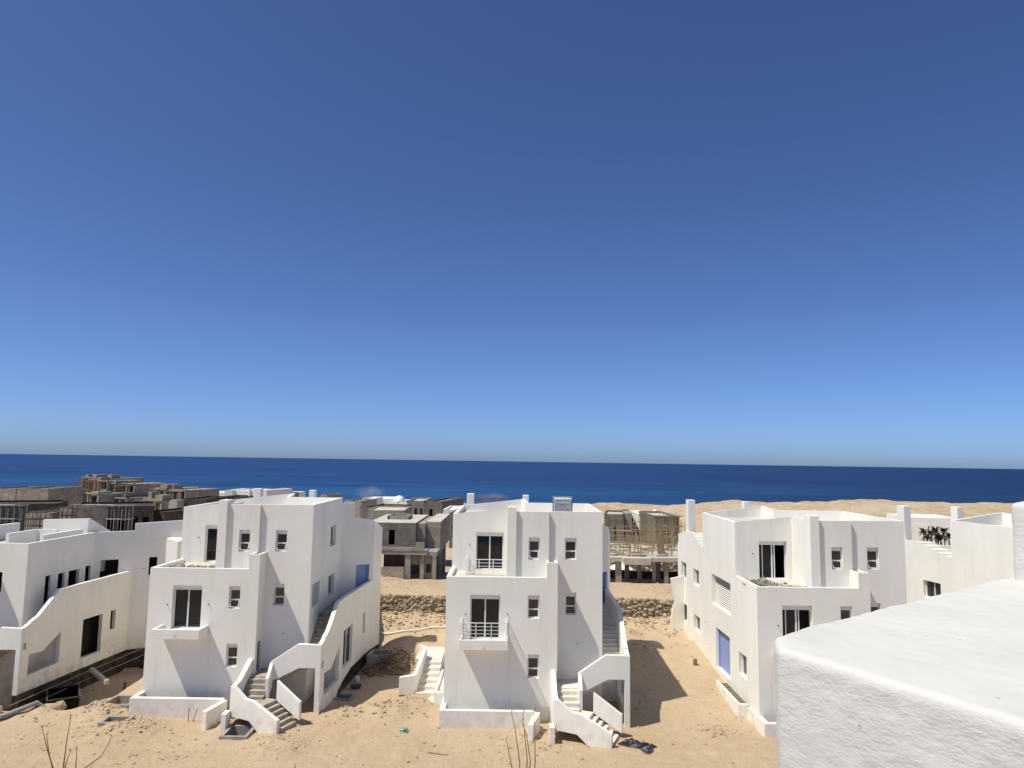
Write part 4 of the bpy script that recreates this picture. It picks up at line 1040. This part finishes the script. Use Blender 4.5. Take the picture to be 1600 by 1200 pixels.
tag(b.build('site_scaffolding', M['wood']), 'timber scaffolding in front of the right grey shell', 'scaffolding', 'scaffolding on the shells')
b = MB(); a = at(944, 812, 84); c = at(1000, 812, 84); scaffold(b, a.x, c.x, 84, -1, a.z-1.2, 9, 4, .03, .12, 1.0)
tag(b.build('site_scaffolding', M['wood']), 'timber scaffolding in front of the one-window grey house', 'scaffolding', 'scaffolding on the shells')

# left: shaded shells behind the far left house
bb('blockwork_house', 'tan blockwork house with roof sand behind the far left roof', 'unfinished house', 40, 86, 800, 72, 5, 6, TAN, [(.5, .74, .12, .62)], group=GW, par=.2, roofm=M['sandstone'])
bb('blockwork_house', 'narrow tan blockwork tower beside the house with roof sand', 'unfinished house', 94, 114, 793, 72, 5, 6.5, TAN, [(.3, .55, .42, .6)], group=GW, par=.15)
bb('blockwork_house', 'long shaded grey shell with dark door holes behind the far left roof', 'unfinished house', 114.5, 228, 792, 88, 10, 8, M['shadeblock'], [(.05, .12, .5, .86), (.17, .22, .62, .86), (.28, .36, .5, .86), (.43, .5, .62, .86), (.56, .66, .4, .86), (.73, .8, .62, .86), (.86, .94, .5, .86)], group=GW, roofm=M['shadeblock'], yaw=26)
bb('blockwork_house', 'shaded grey shell at the left edge behind the scaffold poles', 'unfinished house', -30, 72, 788, 92, 9, 8, M['shadeblock'], [(.1, .2, .45, .8), (.32, .38, .6, .8), (.46, .54, .45, .8), (.65, .75, .45, .8), (.85, .92, .6, .8)], group=GW, roofm=M['shadeblock'], yaw=24)
bb('blockwork_house', 'beige blockwork building at the left edge against the sea', 'unfinished house', -30, 26, 763, 128, 12, 8, TAN, [(.2, .3, .3, .5)], group=GW)
bb('blockwork_house', 'beige blockwork building with one dark hole against the sea', 'unfinished house', 26.6, 74, 763, 126, 12, 8, TAN, [(.28, .42, .34, .52)], group=GW)
b = MB()
for px0, px1, pt, pb, Yd, n_, k_ in [(38, 88, 799, 850, 70.8, 8, 6), (92, 116, 793, 850, 70.8, 4, 6), (-20, 38, 788, 840, 86.5, 6, 3), (120, 205, 788, 840, 86, 8, 3)]:
    bb_ = MB(); a = at(px0, pt, Yd); c = at(px1, pb, Yd); scaffold(bb_, a.x, c.x, Yd, c.z-1, a.z, n_, k_, .021, .05, .3)
    tag(bb_.build('site_scaffolding', M['darkmetal'] if px0 in (38, 92) else M['steel']), {38: 'steel scaffolding on the tan house with roof sand', 92: 'steel scaffolding on the narrow tan tower', -20: 'steel scaffolding on the shaded shell at the left edge', 120: 'steel scaffolding before the long shaded grey shell'}[px0], 'scaffolding', 'scaffolding on the shells')
# big scaffolded complex on the skyline
g = empty('apartment_shell', tuple(at(160, 790, 165))[:2]+(-6,), R(-22), 'large tan unfinished block wrapped in scaffolding on the skyline', 'unfinished building')
ox = g.location.x
def vol(px0, px1, pt, dy, m, ops, nm='blockwork_volume'):
    a = at(px0, pt, 165+dy); c = at(px1, pt, 165+dy); w = c.x-a.x; h = a.z+6
    return shell(g, nm, m, a.x-ox, c.x-ox, dy, dy+9, 0, h, [(w*u0, w*u1, h*v0, h*v1, .4) for u0, u1, v0, v1 in ops], par=.3)
def bays(g, ox, zb, px0, px1, pt, Yb, dy, m, fl=3.1, bay=2.1):
    a = at(px0, pt, Yb+dy); c = at(px1, pt, Yb+dy); w = c.x-a.x; h = a.z+zb; x0 = a.x-ox
    nb = max(1, round(w/bay)); nf = int(h/fl); ops = []
    for f_ in range(nf):
        z1 = h-.35-f_*fl; z0 = z1-2.35
        for k in range(nb):
            if random.random() < .12: continue
            j = random.uniform(-.05, .05); ops.append((w*(k+.2+j)/nb, w*(k+.8+j)/nb, max(.1, z0+random.choice((0, 0, .8))), z1-random.choice((0, .2)), .45))
    shell(g, 'blockwork_volume', m, x0, x0+w, dy, dy+9, 0, h, ops[:0] if not ops else [o for o in ops if o[3] > o[2]+.3], par=.0)
    e = MB()
    for f_ in range(nf+1): e.box(x0-.25, x0+w+.25, dy-.45, dy-.002, h-.12-f_*fl, h+.14-f_*fl)
    for k in range(nb+1): e.box(x0+w*k/nb-.16, x0+w*k/nb+.16, dy-.3, dy-.003, 0, h-.121)
    e.build('slab_edges', CON, g)
    t = MB()
    for k in range(nb):
        if random.random() < .6: t.box(x0+w*(k+.1)/nb, x0+w*(k+.1+random.uniform(.3, .8))/nb, dy+.3, dy+random.uniform(1, 4), h, h+random.uniform(.3, 1.3))
    if t.v: t.build('roof_blocks', m, g)
for q_ in [(99, 128, 746, 4, TAN), (124, 146, 749, 2, CON), (139, 153, 747, 6, TAN), (152, 172, 751, 0, TAN), (171, 185, 755, 1, CON), (183, 216, 755, 3, TAN), (110, 134, 771, -5, TAN), (160, 182, 771, -6, CON), (182, 222, 777, -2, BLK)]:
    bays(g, ox, 6, q_[0], q_[1], q_[2], 165, q_[3], q_[4])
b = MB()
for px0, px1, pt, dy, n_, k_ in [(96, 130, 747, 2.3, 7, 6), (122, 150, 750, .5, 5, 6), (150, 184, 752, -1.6, 6, 6), (184, 220, 757, 1.5, 6, 4), (108, 136, 774, -6.0, 5, 3)]:
    a = at(px0, pt, 165+dy); c = at(px1, pt, 165+dy); scaffold(b, a.x-ox, c.x-ox, dy-.1, 0, a.z+5.9, n_, k_, .05, .15, .7)
b.build('scaffold_frame', M['rust'], g)
b = MB(); a = at(104, 764, 161); c = at(112, 771, 161); b.poly([(a.x-ox, -4.5, c.z+6), (c.x-ox, -4.5, c.z+6), (c.x-ox, -4.5, a.z+6), (a.x-ox, -4.5, a.z+6)]); b.slab((a.x-ox, -4.48), (c.x-ox, -4.48), [(0, c.z+6), (c.x-a.x, c.z+6), (c.x-a.x, a.z+6), (0, a.z+6)], .05); b.build('site_banner', M['tent'], g)
# second scaffolded building
g = empty('apartment_shell', tuple(at(258, 800, 135))[:2]+(-4,), R(-18), 'smaller tan shell with poles on its roof right of the big scaffolded block', 'unfinished building')
ox = g.location.x
for q_ in [(240, 257, 763, 1, TAN), (256, 291, 765, 2, TAN), (228, 246, 780, -2, CON), (245, 264, 782, -3, CON)]:
    bays(g, ox, 4, q_[0], q_[1], q_[2], 135, q_[3], q_[4], 2.9, 1.7)
b = MB()
for px0, px1, pt, dy, n_, k_ in [(238, 258, 764, 0, 4, 5), (256, 292, 766, 1, 5, 3), (226, 264, 782, -4, 6, 4)]:
    a = at(px0, pt, 135+dy); c = at(px1, pt, 135+dy); scaffold(b, a.x-ox, c.x-ox, dy-.1, 0, a.z+4.0, n_, k_, .04, .15, .9)
b.build('scaffold_frame', M['wood'], g)
bb('blockwork_house', 'pale grey block house with a tall slot window beside the left white house', 'unfinished house', 264, 278, 782, 110, 6, 6, M['lightconc'], [(.5, .72, .3, .8)], group=GW)
bb('blockwork_house', 'dark grey shell behind the left white house roof', 'unfinished house', 284, 325, 779, 112, 9, 6, M['shadeblock'], [(.1, .16, .3, .8), (.5, .6, .3, .7)], group=GW)
bb('blockwork_house', 'low dark grey shell under the far white roofs', 'unfinished house', 325.5, 362, 777, 118, 9, 6, M['shadeblock'], [(.2, .3, .4, .7)], group=GW)
bb('blockwork_house', 'grey shell at the foot of the smaller scaffolded building', 'unfinished house', 222, 262, 799, 96, 8, 8, M['shadeblock'], [(.1, .25, .5, .88), (.4, .55, .5, .88), (.7, .85, .5, .88)], group=GW)
for px0, px1, pt, Yd, lab in [(290, 318, 772, 190, 'low flat white house left of the far white terrace'), (306, 352, 769, 215, 'long low white terrace house on the left skyline'), (351, 363, 766, 150, 'white house with slit windows on the left skyline'),
                              (363, 392, 766, 152, 'white house with one black square window on the skyline'), (402, 418, 766, 120, 'plain white roof box behind the left white house'), (352, 372, 771, 175, 'small white house in front of the slit-window house')]:
    bb('distant_house', lab, 'house', px0, px1, pt, Yd, 10, 6, WH, [(.35, .55, .62, .8)] if px0 == 363 else [(.3, .38, .5, .85), (.7, .78, .5, .85)] if px0 == 351 else [], group=GF, par=.1)
for i_, px in enumerate((391, 398)):
    a = at(px, 763, 125); b = MB(); b.tube([(a.x, 125, a.z-4), (a.x, 125, a.z)], .26, 10)
    tag(b.build('vent_chimney', WH), ['left white round vent chimney on the skyline', 'right white round vent chimney on the skyline'][i_], 'chimney', 'round vent chimneys')
bb('blockwork_house', 'tan and grey house row behind the left white house roof', 'unfinished house', 418, 440, 771, 140, 8, 5, TAN, [(.4, .5, .4, .8)], group=GW)
bb('distant_house', 'white house behind the parapet of the left white house', 'house', 441, 462, 770, 150, 8, 5, WH, [(.3, .42, .4, .8)], group=GF)
bb('blockwork_house', 'thin grey roof line right of the left white chimney', 'unfinished house', 500, 512, 773, 140, 8, 5, CON, [], group=GW)
bb('blockwork_house', 'grey shell on the skyline right of the left white house', 'unfinished house', 538, 566, 782, 132, 8, 5, CON, [(.4, .6, .3, .7)], group=GW)

# right: white terrace with palms between the two right houses
e, w, h = bb('distant_house', 'long white terrace with tiny windows and palms in front', 'house', 1416, 1492, 808, 150, 12, 6, WH, [(.03, .06, .35, .6), (.40, .43, .45, .75), (.56, .60, .45, .75), (.68, .70, .45, .65), (.75, .77, .45, .65), (.83, .85, .45, .65)], group=GF, par=.2, yaw=-10)
def palm(x, y, h, label):
    z = tz(x, y); e = empty('palm_tree', (x, y, z), 0, label, 'palm tree', 'small palms before the white terrace')
    b = MB(); stem(b, [(0, 0, 0), (.05, 0, h*.5), (.0, .03, h)], .16, .10); b.build('trunk', M['trunk'], e)
    c = MB()
    for k in range(34):
        a = k*2.4; el = random.uniform(-1.1, 1.3); L = random.uniform(.7, 1.3); P = []
        for q_ in range(5):
            s_ = q_/4*L; P.append(Vector((math.cos(a)*s_*math.cos(el*(1-.3*q_)), math.sin(a)*s_*math.cos(el*(1-.3*q_)), h+s_*math.sin(el)-.35*s_*s_)))
        sd_ = Vector((-math.sin(a), math.cos(a), 0))
        for q_ in range(4):
            w0_ = .26*(1-q_/4.2); w1_ = .26*(1-(q_+1)/4.2)
            c.poly([P[q_]-sd_*w0_-Vector((0, 0, w0_*.7)), P[q_], P[q_+1], P[q_+1]-sd_*w1_-Vector((0, 0, w1_*.7))]); c.poly([P[q_], P[q_]+sd_*w0_-Vector((0, 0, w0_*.7)), P[q_+1]+sd_*w1_-Vector((0, 0, w1_*.7)), P[q_+1]])
    c.build('crown', M['palm'], e)
PLB = ['farthest left palm before the white terrace', 'second palm from the left before the white terrace', 'third palm from the left before the white terrace', 'fourth palm from the left before the white terrace',
       'fifth palm from the left before the white terrace', 'sixth palm from the left before the white terrace', 'farthest right palm before the white terrace', 'taller palm in the middle before the white terrace']
for i_, px in enumerate((1443, 1449, 1455, 1461, 1469, 1475, 1482, 1465)):
    a = at(px, 830, 128+i_ % 3); palm(a.x, 128+i_ % 3, 3.6+random.random()*1.4 - tz(a.x, 128)*.15, PLB[i_])

# ------------------------------------------------------------------ two thin wisps of smoke by the shore
def smoke(px, py, Yd, w, h, label, dens):
    m = bpy.data.materials.new('thin_smoke'); m.use_nodes = True; n = m.node_tree.nodes; l = m.node_tree.links; n.clear()
    out = n.new('ShaderNodeOutputMaterial'); v = n.new('ShaderNodeVolumePrincipled'); v.inputs['Color'].default_value = (.85, .87, .9, 1)
    tc = n.new('ShaderNodeTexCoord'); t = n.new('ShaderNodeTexNoise'); t.inputs['Scale'].default_value = .45; t.inputs['Detail'].default_value = 4; l.new(tc.outputs['Object'], t.inputs['Vector'])
    mp = n.new('ShaderNodeMapping'); mp.inputs['Scale'].default_value = (2/w, 2/w, 2/h); l.new(tc.outputs['Object'], mp.inputs[0])
    ln = n.new('ShaderNodeVectorMath'); ln.operation = 'LENGTH'; l.new(mp.outputs[0], ln.inputs[0])
    r1 = n.new('ShaderNodeMapRange'); r1.inputs[1].default_value = 1.0; r1.inputs[2].default_value = .1; l.new(ln.outputs['Value'], r1.inputs[0])
    r2 = n.new('ShaderNodeMapRange'); r2.inputs[1].default_value = .4; r2.inputs[2].default_value = .7; l.new(t.outputs[0], r2.inputs[0])
    mu = n.new('ShaderNodeMath'); mu.operation = 'MULTIPLY'; l.new(r1.outputs[0], mu.inputs[0]); l.new(r2.outputs[0], mu.inputs[1])
    m2 = n.new('ShaderNodeMath'); m2.operation = 'MULTIPLY'; m2.inputs[1].default_value = dens; l.new(mu.outputs[0], m2.inputs[0]); l.new(m2.outputs[0], v.inputs['Density'])
    l.new(v.outputs[0], out.inputs['Volume'])
    b = MB(); b.box(-w/2, w/2, -w/2, w/2, -h/2, h/2); o = b.build('smoke', m); o.location = at(px, py, Yd); tag(o, label, 'smoke', kind='stuff')
smoke(578, 771, 230, 11, 6, 'thin wisp of smoke over the white roofs by the sea', .20)
smoke(768, 777, 260, 14, 4, 'faint haze of smoke behind the roof of the middle house', .12)
